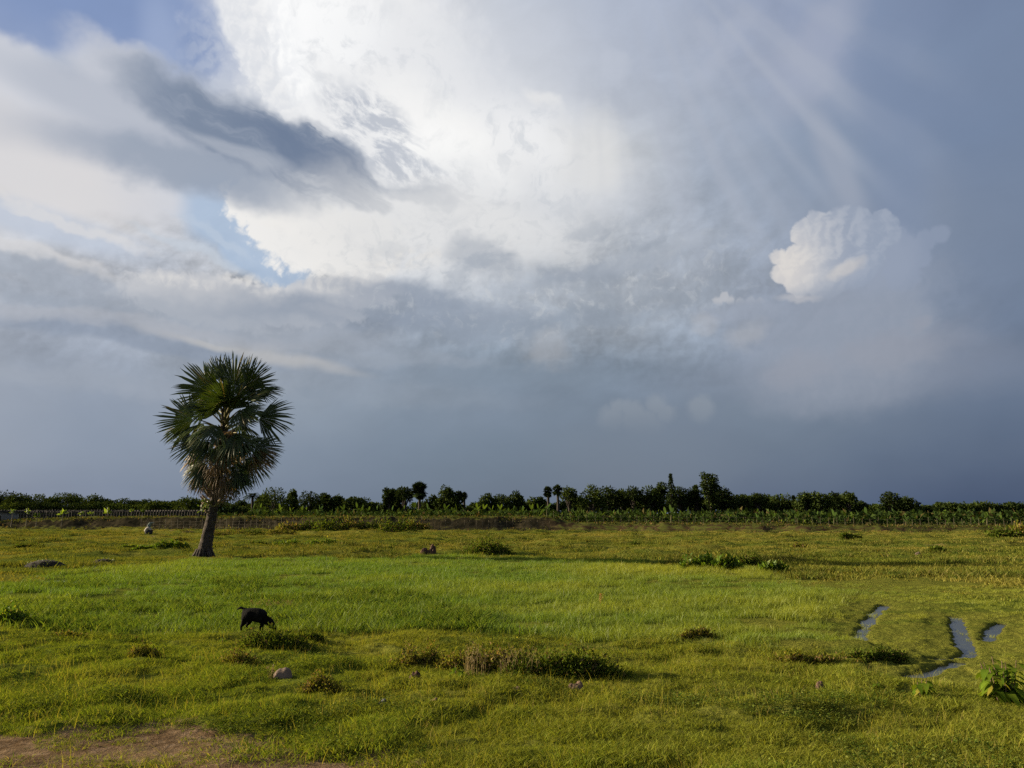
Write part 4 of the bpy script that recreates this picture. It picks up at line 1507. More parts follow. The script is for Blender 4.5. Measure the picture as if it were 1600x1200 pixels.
skin_body("skirt", kj, [('z', 'a'), ('a', 'b'), ('b', 'c'), ('c', 'd')], M_LUNGI, person, 2)
hj = {'a': (0.09, 0, 0.95, .155, .145), 'b': (0.13, 0, 1.04, .145, .13), 'c': (0.00, 0, 0.85, .17, .15), 'd': (-0.10, 0, 0.70, .20, .10), 'e': (0.30, 0, 1.12, .10, .03), 'f': (0.44, 0, 1.09, .06, .018)}
skin_body("head_cloth", hj, [('a', 'b'), ('a', 'c'), ('c', 'd'), ('b', 'e'), ('e', 'f')], M_HAT, person, 2)

# ------------------------------------------------------------------ earth mounds, stones
M_EARTH = rough_mat("dark turned earth", (0.007, 0.0055, 0.004), (0.020, 0.015, 0.010), 5, 0.95, 0.8)
M_CLOD = rough_mat("reddish clod", (0.035, 0.019, 0.013), (0.080, 0.042, 0.028), 6, 0.95, 0.8)
M_STONE = rough_mat("pink grey stone", (0.10, 0.074, 0.055), (0.17, 0.125, 0.095), 4, 0.95, 0.8)
M_DUNG = rough_mat("brown clod", (0.075, 0.048, 0.032), (0.14, 0.092, 0.062), 7, 0.95, 0.8)
M_SPRIG = foliage("mound sprigs", (0.05, 0.08, 0.015), (0.11, 0.14, 0.025), (0.2, 0.16, 0.06), 0.2, trans=0.35, gloss=0.03)


def lump_mesh(name, lobes, material, parent=None, seed=0, res=28, rough=0.12, sink=0.05):
    """earth or stone: merged lobes (x, y, rx, ry, h) over a grid, closed underneath by going into the ground"""
    x0 = min(l[0] - l[2] for l in lobes) * 1.15
    x1 = max(l[0] + l[2] for l in lobes) * 1.15
    y0 = min(l[1] - l[3] for l in lobes) * 1.15
    y1 = max(l[1] + l[3] for l in lobes) * 1.15
    X, Y = np.meshgrid(np.linspace(x0, x1, res), np.linspace(y0, y1, res))
    Z = np.full(X.shape, -sink)
    for (cx, cy, rx, ry, h) in lobes:
        d = ((X - cx) / rx) ** 2 + ((Y - cy) / ry) ** 2
        Z = np.maximum(Z, h * np.sqrt(np.clip(1 - d, 0, 1)) - sink)
    s = max(x1 - x0, y1 - y0)
    hmax = max(l[4] for l in lobes)
    Z += (fbm(X / s * 9 + seed, Y / s * 9, seed, 4) - 0.5) * 2 * rough * hmax * (Z > -sink + 1e-6)
    X = X + (fbm(X / s * 8, Y / s * 8 + 9, seed + 5, 2) - 0.5) * s * 0.04
    i = np.arange(res * res).reshape(res, res)
    F = np.stack([i[:-1, :-1], i[:-1, 1:], i[1:, 1:], i[1:, :-1]], -1).reshape(-1, 4)
    inside_ = Z.ravel() > -sink + 1e-6
    keep = inside_[F].any(1)
    return mesh_np(name, np.column_stack([X.ravel(), Y.ravel(), Z.ravel()]), F[keep], material, parent, smooth=True)


def sprigs(name, n, rx, ry, h, seed, material=M_SPRIG, L=(0.05, 0.14), parent=None):
    r = np.random.default_rng(seed)
    th, rr = r.random(n) * 6.283, np.sqrt(r.random(n))
    P_ = np.column_stack([rx * rr * np.cos(th), ry * rr * np.sin(th), h * np.sqrt(1 - rr ** 2 * 0.95) - 0.02])
    D = np.column_stack([r.normal(0, .5, n), r.normal(0, .5, n), r.uniform(.3, 1, n)])
    g = Geo()
    g.leaves(P_, D, r.normal(0, 1, (n, 3)), r.uniform(*L, n), r.uniform(.012, .03, n))
    return g.build(name, material, parent)


def place_on_ground(o, px, py):
    x, y = gp(px, py)
    o.location = (x, y, hz(x, y))
    return o


for (px, py, w, hgt, lab, sd) in [(70, 887, 58, 12, "wide low dark earth mound with tufts, far left in the meadow", 3), (161, 881, 34, 10, "smaller dark earth mound between the wide one and the fan palm", 5)]:
    x, y = gp(px, py)
    k = y / 1200
    e = empty("earth_mound", (x, y, hz(x, y)))
    tag(e, lab, "mound", "dark earth mounds left of the fan palm")
    lump_mesh("soil", [(0, 0, w * k * .5, w * k * .35, hgt * k), (-w * k * .2, 0, w * k * .32, w * k * .28, hgt * k * .8), (w * k * .22, .1, w * k * .3, w * k * .25, hgt * k * .75)], M_EARTH, e, sd)
    tag(sprigs("grass_sprigs", 60, w * k * .55, w * k * .4, hgt * k * 0.9, sd, parent=e), kind="stuff")

x, y = gp(668, 866)
k = y / 1200
clod = lump_mesh("earth_clod", [(-5 * k, 0, 7 * k, 6 * k, 10 * k), (-2 * k, .05, 6 * k, 5 * k, 9 * k), (7.5 * k, .1, 5.5 * k, 5 * k, 15.5 * k), (6 * k, 0, 6 * k, 5 * k, 10 * k)], M_CLOD, None, 11, 34, 0.32)
clod.location = (x, y, hz(x, y))
tag(clod, "reddish brown two humped lump of earth left of the round bush", "earth lump")

stones = [(441, 1066, 28, 12, "pale pink grey angular stone in the near grass below the goat", M_STONE, "stone"),
          (648, 1074, 18, 9, "dark reddish clod left of the tall dry stems", M_CLOD, "clod"),
          (900, 1083, 24, 9, "pinkish crumbly clod right of the middle, below the dense thicket", M_DUNG, "clod"),
          (806, 1091, 16, 7, "small pinkish clod in the middle of the near grass", M_DUNG, "clod"),
          (678, 1110, 15, 7, "small brown clod nearest the bottom, left of the middle", M_DUNG, "clod"),
          (598, 1107, 12, 9, "small bluish grey stone below the low brown bush", rough_mat("blue grey stone", (0.06, 0.06, 0.07), (0.12, 0.12, 0.14), 5), "stone"),
          (1281, 1078, 12, 9, "small pinkish clod in the olive grass left of the small leafy plant", M_DUNG, "clod"),
          (1434, 866, 9, 4, "tiny pale stone in the far pasture on the right", M_STONE, "stone"),
          (205, 827, 7, 3, "tiny white stone at the foot of the far bank, left", M_STONE, "stone"),
          (786, 829, 8, 3, "tiny pale stone at the far edge of the pasture, centre", M_STONE, "stone")]
for i, (px, py, w, h_, lab, mt_, cat) in enumerate(stones):
    x, y = gp(px, py)
    k = y / 1200
    s_ = lump_mesh("stone" if cat == "stone" else "earth_clod", [(-.1 * w * k, 0, w * k * .42, w * k * .35, h_ * k * 1.1), (.18 * w * k, 0, w * k * .33, w * k * .3, h_ * k * 1.35)], mt_, None, 20 + i, 18, 0.30 if i else 0.14, sink=0.01)
    s_.location = (x, y, hz(x, y))
    tag(s_, lab, cat)

# ------------------------------------------------------------------ bushes and weeds in the meadow
M_BUSH = foliage("bush leaves", (0.040, 0.066, 0.010), (0.100, 0.130, 0.018), (0.12, 0.09, 0.04), 0.10, trans=0.3, gloss=0.0)
M_BUSH_BROWN = foliage("dry bush leaves", (0.085, 0.100, 0.015), (0.165, 0.165, 0.024), (0.19, 0.13, 0.055), 0.25, trans=0.3, gloss=0.0)
M_WEED = foliage("fresh weed leaves", (0.045, 0.090, 0.009), (0.100, 0.155, 0.014), (0.17, 0.17, 0.03), 0.12, trans=0.4, gloss=0.01, rough=0.5)
M_TWIG = rough_mat("brown twigs", (0.10, 0.065, 0.045), (0.17, 0.115, 0.08), 12, 0.9, 0.2)
M_STRAW = foliage("dry straw", (0.15, 0.11, 0.045), (0.25, 0.19, 0.08), trans=0.25, gloss=0.02)
M_BIGLEAF = foliage("large fresh leaves", (0.070, 0.120, 0.012), (0.150, 0.210, 0.020), (0.26, 0.24, 0.04), 0.08, trans=0.45, gloss=0.0, rough=0.4)


def bush(name, label, cat, px, py, w, h, lf, n, seed, material=M_BUSH, group=None, depth=0.7, lobes=None, twigs=14, base_z=None, Y=None, flat=0.25, up=0.25):
    """shrub of width w and height h in photo pixels; leaves (size lf m) fill several lobes on twigs"""
    r = np.random.default_rng(seed)
    if Y is None:
        x, y = gp(px, py)
        z = hz(x, y)
    else:
        x, y, z = at(px, py, Y)
    if base_z is not None:
        z = base_z
    k = y / 1200
    W_, H_ = w * k, h * k
    e = empty(name, (x, y, z - 0.02))
    tag(e, label, cat, group)
    if lobes is None:
        m = max(3, int(w / max(h, 1) * 2.2))
        lobes = []
        for i in range(m):
            u_ = (i + .5) / m * 2 - 1
            lobes.append((u_ * W_ * .5 * .82, r.uniform(-.2, .2) * W_ * depth * .5, H_ * r.uniform(.55, 1.0) * (1 - .35 * u_ * u_), W_ / m * r.uniform(.75, 1.15)))
    else:
        lobes = [(a * k, b * k, c * k, d * k) for a, b, c, d in lobes]
    tot = sum(l[3] * l[2] for l in lobes)
    g = Geo()
    for (lx, ly, lh, lr) in lobes:
        q = max(12, int(n * lr * lh / tot))
        d = r.normal(0, 1, (q, 3))
        d /= np.linalg.norm(d, axis=1)[:, None]
        d[:, 2] = np.abs(d[:, 2])
        rad_l = np.where(r.random(q) < .22, r.uniform(1.0, 1.45, q), r.uniform(.35, 1.0, q) ** .6) * (1 + .35 * (fbm(d[:, 0] * 2 + 7, d[:, 2] * 2 + seed, seed, 2) - .5))
        P_ = np.column_stack([lx + d[:, 0] * lr * rad_l, ly + d[:, 1] * lr * depth * rad_l, np.maximum(d[:, 2] * lh * rad_l, flat * lf)])
        D = d + r.normal(0, .7, (q, 3)) + np.array([0, 0, up])
        Nn = d + r.normal(0, .6, (q, 3))
        L = lf * r.uniform(.6, 1.4, q)
        g.leaves(P_, D, Nn, L, L * r.uniform(.35, .6, q))
    g.build("foliage", material, e)
    g = Geo()
    for i in range(twigs):
        l = lobes[i % len(lobes)]
        a = r.uniform(0, 6.283)
        tip = np.array([l[0] + math.cos(a) * l[3] * .7, l[1] + math.sin(a) * l[3] * .5, l[2] * r.uniform(.6, 1.1)])
        b0 = np.array([l[0] * .8, l[1] * .8, 0])
        g.tube([b0, (b0 + tip) / 2 + r.normal(0, .05 * l[3], 3), tip], [lf * .16, lf * .11, lf * .05], 4, caps=False)
    ls_ = sorted(lobes)
    g.tube([(ls_[0][0] - .02, ls_[0][1], .01)] + [(l[0] * .8, l[1] * .8, .015) for l in ls_] + [(ls_[-1][0] + .02, ls_[-1][1], .01)], lf * .15, 4)
    g.build("stems", M_TWIG, e)
    return e


bush("bush", "dense round dark bush in the middle meadow, a low arm to its left", "bush", 760, 867, 70, 19, 0.11, 3800, 41, lobes=[(0, 0, 20, 22), (18, 0, 16, 18), (-14, 4, 15, 18), (-32, 0, 6, 14), (-50, 0, 3, 10), (28, 2, 10, 10)])
# leafy patch right of the middle
for i, (px, py, w, h, lab) in enumerate([
        (1092, 893, 44, 21, "leafy weed clump at the left end of the row right of the middle"),
        (1132, 894, 42, 22, "leafy weed clump second from the left in the row right of the middle"),
        (1170, 886, 46, 17, "dark rounded weed clump at the back of the row right of the middle"),
        (1208, 897, 44, 13, "low bright weed clump at the right end of the row right of the middle")]):
    bush("weed_clump", lab, "weeds", px, py, w, h, 0.16 if i != 2 else 0.09, 700 if i != 2 else 2000, 50 + i, M_WEED if i != 2 else M_BUSH, "leafy weeds right of the middle", up=0.5)
# scrub on the near turf
near = [
    ("low_thicket", "broad low dense thicket in the near grass, centre right", "thicket", 872, 1064, 168, 36, 0.055, 7500, M_BUSH, [(-70, 0, 18, 18), (-45, 2, 26, 26), (-12, 4, 32, 30), (20, 0, 34, 30), (50, 0, 30, 26), (74, -3, 20, 22), (90, -6, 10, 16)]),
    ("low_thicket", "loose brownish thicket on the left of the dense one, behind the tall dry stems", "thicket", 765, 1052, 140, 34, 0.05, 3600, M_BUSH_BROWN, [(-60, 0, 20, 20), (-30, 0, 26, 24), (10, 0, 28, 26), (45, 4, 22, 22)]),
    ("shrub", "scrubby brown green shrub left of the tall dry stems", "shrub", 655, 1048, 84, 32, 0.045, 2600, M_BUSH_BROWN, None),
    ("shrub", "dark green shrub mound right under the grazing goat", "shrub", 424, 1020, 92, 28, 0.05, 3400, M_BUSH, [(-28, 0, 22, 22), (0, 0, 26, 26), (26, -3, 18, 22), (48, -3, 10, 18)]),
    ("shrub", "twiggy brown shrub in front of the green one under the goat", "shrub", 370, 1040, 52, 24, 0.04, 1700, M_BUSH_BROWN, None),
    ("shrub", "flat twiggy brown shrub right of the pale stone", "shrub", 503, 1085, 62, 24, 0.038, 2000, M_BUSH_BROWN, None),
    ("shrub", "small brown shrub on the left turf between the goat and the edge", "shrub", 226, 1034, 46, 20, 0.045, 1300, M_BUSH_BROWN, None),
    ("shrub", "small dark green shrub above it on the left turf", "shrub", 208, 1012, 34, 12, 0.045, 700, M_BUSH, None),
    ("shrub", "low grey green shrub at the meadow's near edge, far left", "shrub", 105, 1002, 60, 12, 0.05, 1000, M_BUSH_BROWN, None),
    ("shrub", "low dark shrub between the goat and the middle, at the tall grass edge", "shrub", 478, 1008, 56, 14, 0.05, 1100, M_BUSH, None),
    ("shrub", "dark shrub cut by the left edge among the broad leaved grass", "shrub", 12, 980, 70, 26, 0.09, 1400, M_WEED, None),
    ("shrub", "olive shrub band on the low bank left of the ruts", "shrub", 1270, 1040, 150, 20, 0.05, 3200, M_BUSH_BROWN, None),
    ("shrub", "dark shrub on the low bank closest to the ruts", "shrub", 1375, 1040, 90, 18, 0.05, 2000, M_BUSH, None),
    ("shrub", "small olive shrub at the left end of the low bank", "shrub", 1090, 1008, 60, 14, 0.05, 900, M_BUSH_BROWN, None),
]
for i, (nm, lab, cat, px, py, w, h, lf, n, mt_, lb) in enumerate(near):
    bush(nm, lab, cat, px, py, w, h, lf * .75, int(n * 1.1), 70 + i, mt_, None, lobes=lb, twigs=26)


def leafy_plant(name, label, px, py, h, leaves, seed, lsize, material=M_BIGLEAF, spread=1.0, cat="plant", group=None):
    """upright weed: stems with drooping pointed leaves, each leaf its own blade of several facets"""
    r = np.random.default_rng(seed)
    x, y = gp(px, py)
    k = y / 1200
    H_ = h * k
    e = empty(name, (x, y, hz(x, y) - 0.01))
    tag(e, label, cat, group)
    gl = Geo()
    ns = max(1, leaves // 9)
    for s in range(ns):
        a = r.uniform(0, 6.283)
        rr = spread * H_ * .45 * (s / max(ns - 1, 1)) ** .7
        top = np.array([math.cos(a) * rr, math.sin(a) * rr * .7, H_ * r.uniform(.62, .95)])
        b0 = top * np.array([.35, .35, 0])
        gs = Geo()
        gs.tube([b0, (b0 + top) * .5 + r.normal(0, .02 * H_, 3), top], [.007, .006, .003], 5)
        gs.build("stem", M_TWIG, e)
        for q in range(9):
            t = (q + 1.5) / 10.5
            p = b0 * (1 - t) + top * t
            a2 = q * 2.4 + r.uniform(-.3, .3)
            L = lsize * r.uniform(.7, 1.15) * (1.1 - .4 * t)
            d = np.array([math.cos(a2), math.sin(a2), .35])
            side = np.array([-math.sin(a2), math.cos(a2), 0])
            prof = [(0, .04), (.18, .30), (.42, .44), (.68, .34), (.88, .14), (1.0, .0)]
            V, F = [], []
            for tt, wd in prof:
                c = p + d * L * tt - np.array([0, 0, 1]) * L * (.95 * tt ** 2) + np.array([0, 0, .04 * L])
                V += [c - side * wd * L * .5 + np.array([0, 0, .05 * L * wd]), c, c + side * wd * L * .5 + np.array([0, 0, .05 * L * wd])]
            for i in range(len(prof) - 1):
                F += [(3 * i, 3 * i + 1, 3 * i + 4, 3 * i + 3), (3 * i + 1, 3 * i + 2, 3 * i + 5, 3 * i + 4)]
            gl.add(V, F)
    gl.build("foliage", material, e)
    return e


leafy_plant("leafy_plant", "large leafy plant with drooping pointed leaves at the lower right edge", 1572, 1100, 68, 120, 5, 0.19, spread=1.2)
leafy_plant("leafy_plant", "small leafy plant with drooping leaves, left of the large one at the lower right", 1443, 1092, 36, 27, 6, 0.16, spread=.8)
leafy_plant("leafy_plant", "broad leaved plant with pale leaves at the foot of the tall dry stems", 712, 1070, 28, 18, 7, 0.14, spread=1.0)
leafy_plant("leafy_plant", "pointed yellow green sprout above the thickets at the tall grass edge, centre", 812, 1003, 24, 9, 8, 0.12, spread=.5)
leafy_plant("leafy_plant", "bright yellow green sprout at the left foot of the goat's shrub", 348, 1008, 16, 9, 9, 0.11, spread=.6)
leafy_plant("leafy_plant", "flat pale leaved seedling left of the small leafy plant at the lower right", 1372, 1084, 10, 9, 10, 0.10, spread=.9)


def stalks(name, label, px, py, w, h, n, seed, material=M_STRAW, cat="dry grass"):
    r = np.random.default_rng(seed)
    x, y = gp(px, py)
    k = y / 1200
    g = Geo()
    for i in range(n):
        b0 = np.array([r.uniform(-.5, .5) * w * k, r.uniform(-.25, .25) * w * k, -.01])
        L = h * k * r.uniform(.5, 1.05)
        ln = r.normal(0, .22, 2)
        p1 = b0 + np.array([ln[0] * L * .4, ln[1] * L * .4, L * .6])
        p2 = b0 + np.array([ln[0] * L, ln[1] * L, L])
        g.tube([b0, p1, p2], [.0028, .0022, .0012], 3, caps=False)
        if r.random() < .7:
            q = 5
            t = r.uniform(.75, 1.0, q)[:, None]
            g.leaves(p1 + (p2 - p1) * t, r.normal(0, 1, (q, 3)) + np.array([0, 0, .8]), r.normal(0, 1, (q, 3)), .03, .006)
    o = g.build(name, material)
    o.location = (x, y, hz(x, y))
    tag(o, label, cat)
    return o


stalks("dry_grass_tuft", "tall dry reddish stems standing in the thicket left of the middle", 742, 1064, 34, 56, 34, 1)
stalks("dry_grass_tuft", "pale drooping dry stalks in the middle of the thickets", 812, 1064, 60, 46, 46, 2)
stalks("dry_grass_tuft", "short straw tuft beside the pale stone", 424, 1068, 10, 18, 14, 3)
stalks("dry_grass_tuft", "brown straw patch in the tall grass behind the goat", 425, 957, 60, 16, 120, 4, M_STRAW)
st = stalks("marker_stick", "small orange yellow twig standing alone in the wet meadow", 938, 945, 4, 14, 7, 6, foliage("orange twig", (0.42, 0.16, 0.03), (0.50, 0.24, 0.04)), "twig")

# ------------------------------------------------------------------ the far bank
EDGE_X = [-900, 0, 250, 500, 850, 1250, 1600, 2600]
EDGE_Y = [100, 99, 94, 88, 84.5, 79, 80, 84]      # distance of the foot of the bank
TOPZ_X = [-900, 0, 120, 250, 850, 900, 1180, 1300, 1600, 2600]
TOPZ_Y = [1.0, 1.0, 1.35, 1.47, 1.50, 0.85, 0.80, 0.62, 0.55, 0.55]


def bank_y(px):
    return float(np.interp(px, EDGE_X, EDGE_Y))


def bank_top(px):
    return float(np.interp(px, TOPZ_X, TOPZ_Y))


cols = np.arange(-700, 2310, 6.0)
prof = [(-1.4, -0.08), (-0.6, 0.10), (0.0, 0.38), (0.35, 0.72), (0.8, 0.93), (1.4, 1.0), (2.6, 1.03), (5, 1.0), (12, 0.9), (40, 0.85), (160, 0.8), (600, 0.8)]
V = []
for c in cols:
    Y0, T = bank_y(c), bank_top(c)
    for (dy, f) in prof:
        yy = Y0 + dy * (1.6 if c > 870 else 1.0)
        xx = (c - 800) / 1200 * (Y0 * math.cos(PITCH)) * (1 + max(dy, 0) / Y0)
        nz_ = (vnoise(xx * .8, yy * .9, 61) - .5) * .28 + (vnoise(xx * 2.3, yy * 2, 62) - .5) * .16
        V.append((xx, yy + (vnoise(xx * .4, 3, 63) - .5) * 1.0, T * f + nz_ * (1 if 0 < f and dy < 6 else 0)))
n_, m2 = len(cols), len(prof)
i = np.arange(n_ * m2).reshape(n_, m2)
F = np.stack([i[:-1, :-1], i[1:, :-1], i[1:, 1:], i[:-1, 1:]], -1).reshape(-1, 4)


def bank_material():
    m, N = mat("bank earth and turf")
    tcn = N.node('ShaderNodeTexCoord')
    n = N.node('ShaderNodeTexNoise')
    N.put(n.inputs['Vector'], tcn.outputs['Object'])
    n.inputs['Scale'].default_value = 1.6
    n.inputs['Detail'].default_value = 6
    g_ = N.node('ShaderNodeNewGeometry')
    sx = N.node('ShaderNodeSeparateXYZ')
    N.t.links.new(g_.outputs['Normal'], sx.inputs[0])
    sp = N.node('ShaderNodeSeparateXYZ')
    N.t.links.new(tcn.outputs['Object'], sp.inputs[0])
    soil = N.mix(N.rng(n.outputs[0], .35, .65), (0.014, 0.013, 0.008), (0.036, 0.030, 0.018))
    red = N.mix(N.rng(n.outputs[0], .35, .65), (0.045, 0.030, 0.016), (0.110, 0.068, 0.036))
    soil = N.mix(N.rng(sp.outputs[0], 2, 10), soil, red)
    turf = N.mix(N.rng(n.outputs[0], .35, .65), (0.030, 0.040, 0.010), (0.080, 0.085, 0.020))
    c = N.mix(N.rng(N.m('ADD', sx.outputs[2], N.m('MULTIPLY', N.m('SUBTRACT', n.outputs[0], .5), .9)), .84, 1.02), soil, turf)
    p = N.node('ShaderNodeBsdfDiffuse')
    N.put(p.inputs['Color'], c)
    out(N, p.outputs[0])
    return m


bank = mesh_np("embankment", V, F, bank_material(), smooth=True)
tag(bank, "low earth bank closing off the meadow, with planted ground behind it", kind='structure')


def on_bank(px, back):
    """standing point behind the bank's edge at a photo column"""
    Y = bank_y(px) + back
    x = (px - 800) / 1200 * (Y * math.cos(PITCH))
    return x, Y, bank_top(px) * (1.0 if back < 6 else 0.88)


# grass fringe along the bank (uncountable), on its top and foot
r = np.random.default_rng(77)
n = 9000
pc = r.uniform(-250, 1850, n)
back = r.choice([-0.9, 0.9, 2.0], n, p=[.25, .45, .30]) + r.normal(0, .35, n)
g = Geo()
P_ = []
for c, b in zip(pc, back):
    Y0, T = bank_y(c), bank_top(c)
    yy = Y0 + b * (1.6 if c > 870 else 1.0)
    xx = (c - 800) / 1200 * (Y0 * math.cos(PITCH)) * (1 + max(b, 0) / Y0)
    f = np.interp(b, [p[0] for p in prof], [p[1] for p in prof])
    P_.append((xx, yy, T * f - .06))
P_ = np.array(P_)
D = np.column_stack([r.normal(0, .6, n), r.normal(0, .6, n), r.uniform(.4, 1, n)])
g.leaves(P_, D, r.normal(0, 1, (n, 3)), r.uniform(.14, .42, n), r.uniform(.05, .12, n))
fr_ = g.build("bank_grass", foliage("bank grass", (0.030, 0.042, 0.010), (0.075, 0.080, 0.018), (0.13, 0.09, 0.04), .2, trans=.3, gloss=0))
tag(fr_, "rough grass fringing the low bank behind the meadow", kind='stuff')

# ------------------------------------------------------------------ fences
M_POST = rough_mat("weathered post", (0.055, 0.05, 0.045), (0.13, 0.12, 0.105), 9, .9, .3, stretch=(1, 1, .3))
M_BOARD = rough_mat("dark boards", (0.018, 0.017, 0.016), (0.040, 0.036, 0.032), 6, .95, .5, stretch=(.3, 1, 1))
M_BAMBOO = rough_mat("bamboo post", (0.06, 0.052, 0.034), (0.13, 0.11, 0.072), 9, .8, .2, stretch=(1, 1, .2))

fe = empty("palisade_fence", on_bank(180, 12))
tag(fe, "long dark board fence with pale post tops behind the bank, far left", "fence")
fx0 = np.array(fe.location)
g = Geo()
prev = None
k = 0
gpost = Geo()
cnt = 0
for c in np.arange(-160, 336, 4.4):
    x, Y, z = on_bank(c, 12)
    z = 1.0
    p = np.array([x, Y, z]) - fx0
    topz = at(c, 794 + (c > 200) * 1.5, Y)[2] - fx0[2]
    if prev is not None:
        a, b = prev, p
        for lay, (z0, z1) in enumerate([(0.0, .42), (.45, .84), (.87, 1.34)]):
            dy = .02 * (lay % 2)
            V = [a + (0, dy, z0), b + (0, dy, z0), b + (0, dy, z1), a + (0, dy, z1), a + (0, dy + .03, z0), b + (0, dy + .03, z0), b + (0, dy + .03, z1), a + (0, dy + .03, z1)]
            g.add(V, [(0, 1, 2, 3), (7, 6, 5, 4), (3, 2, 6, 7), (1, 0, 4, 5), (0, 3, 7, 4), (2, 1, 5, 6)])
    lean = RNG.normal(0, .03)
    if 40 < c < 336 and cnt < 98:
        gp_ = Geo()
        gp_.tube([p + (0, -.05, -.1), p + (lean * .5, -.05, topz * .55), p + (lean, -.05, topz + RNG.uniform(-.08, .1))], [.042, .038, .034], 6)
        gp_.build("post", M_POST, fe, smooth=True)
        cnt += 1
    else:
        gpost.tube([p + (0, -.05, -.1), p + (lean, -.05, topz + RNG.uniform(-.08, .08))], [.06, .05], 6)
    prev = p
g.build("boards", M_BOARD, fe)
tag(gpost.build("far_posts", M_POST, fe), kind='stuff')

we = empty("wire_fence", (on_bank(540, -1.0)[0], on_bank(540, -1.0)[1], 0))
tag(we, "low fence of thin bamboo posts and rails at the bank's foot, left and centre", "fence")
w0 = np.array(we.location)
rails = [[], [], []]
for q, c in enumerate(np.arange(222, 860, 9.5)):
    Y = bank_y(c) - 1.3
    x = (c - 800) / 1200 * (Y * math.cos(PITCH))
    zb = hz(x, Y) - .1
    p = np.array([x, Y, zb]) - w0
    hgt = RNG.uniform(1.15, 1.55)
    gp_ = Geo()
    gp_.tube([p, p + (RNG.normal(0, .04), 0, hgt)], [.026, .020], 5)
    gp_.build("post", M_BAMBOO, we, smooth=True)
    for j, zz in enumerate((.35, .75, 1.1)):
        rails[j].append(p + (0, -.03, zz + RNG.normal(0, .02)))
for rl in rails:
    g = Geo()
    g.tube(rl, .009, 4)
    g.build("rail", M_BAMBOO, we)

we2 = empty("wire_fence", (on_bank(1300, 2.0)[0], on_bank(1300, 2.0)[1], .6))
tag(we2, "thin post and rail fence on the bank top along the banana plants", "fence")
w0 = np.array(we2.location)
rails = [[], []]
for q, c in enumerate(np.arange(865, 1600, 13)):
    x, Y, z = on_bank(c, 2.4)
    p = np.array([x, Y, z - .1]) - w0
    gp_ = Geo()
    gp_.tube([p, p + (RNG.normal(0, .04), 0, RNG.uniform(.75, 1.05))], [.020, .016], 5)
    gp_.build("post", M_BAMBOO, we2, smooth=True)
    for j, zz in enumerate((.4, .75)):
        rails[j].append(p + (0, -.02, zz))
for rl in rails:
    g = Geo()
    g.tube(rl, .007, 4)
    g.build("rail", M_BAMBOO, we2)

# heap of grey netting against the bank
M_NET = rough_mat("grey netting", (0.10, 0.085, 0.075), (0.20, 0.175, 0.155), 3, .9, .8)
x, Y = gp(183, 824)
net = lump_mesh("netting_heap", [(-2.3, 0, 1.0, .6, .75), (-1.0, 0, 1.2, .6, .95), (.3, 0, .9, .5, .70), (1.4, 0, 1.3, .5, .62), (2.5, .1, .9, .4, .8)], M_NET, None, 91, 46, .18)
net.location = (x, Y, hz(x, Y))
tag(net, "crumpled heap of grey netting against the bank, left of the squatting person", "netting")
x, Y = gp(97, 823)
net = lump_mesh("netting_heap", [(-1.6, 0, 1.0, .5, .7), (0, 0, .8, .4, .9), (1.4, 0, .9, .4, .75)], rough_mat("pale rubble", (0.12, 0.12, 0.11), (0.24, 0.23, 0.21), 3, .9, .8), None, 92, 36, .2)
net.location = (x, Y, hz(x, Y))
tag(net, "low grey heap behind the far left saplings", "netting")

# small shed cut by the left edge
hut = empty("shed", at(-6, 822, 101))
hut.location.z = .3
tag(hut, "small grey shed with a flat roof cut by the left edge of the view", "shed")
M_SHED = rough_mat("grey shed wall", (0.14, 0.135, 0.12), (0.22, 0.21, 0.19), 4, .9, .2)


def boxg(g, a, b):
    x0, y0, z0 = a
    x1, y1, z1 = b
    g.add([(x0, y0, z0), (x1, y0, z0), (x1, y1, z0), (x0, y1, z0), (x0, y0, z1), (x1, y0, z1), (x1, y1, z1), (x0, y1, z1)],
          [(0, 3, 2, 1), (4, 5, 6, 7), (0, 1, 5, 4), (1, 2, 6, 5), (2, 3, 7, 6), (3, 0, 4, 7)])


g = Geo()
boxg(g, (-3, 0, 0), (1.2, 2.5, 1.75))
g.build("wall", M_SHED, hut)
g = Geo()
boxg(g, (-3.3, -.3, 1.755), (1.6, 2.8, 1.87))
g.build("roof", M_BOARD, hut)
g = Geo()
boxg(g, (-.2, -.03, .7), (.5, -.002, 1.3))
g.build("window", M_BOARD, hut)

# ------------------------------------------------------------------ banana plants
M_BAN = foliage("banana leaves", (0.026, 0.054, 0.011), (0.075, 0.110, 0.020), (0.16, 0.13, 0.05), .06, trans=.38, gloss=.0)
M_BAN_D = foliage("deep banana leaves", (0.020, 0.042, 0.010), (0.050, 0.080, 0.018), (0.12, 0.09, 0.04), .10, trans=.35, gloss=.0)
M_BSTEM = rough_mat("banana stem", (0.05, 0.055, 0.022), (0.10, 0.09, 0.04), 6, .8, .2)
M_PAP = foliage("lit sapling leaves", (0.07, 0.12, 0.018), (0.13, 0.18, 0.028), trans=.5, gloss=.05)


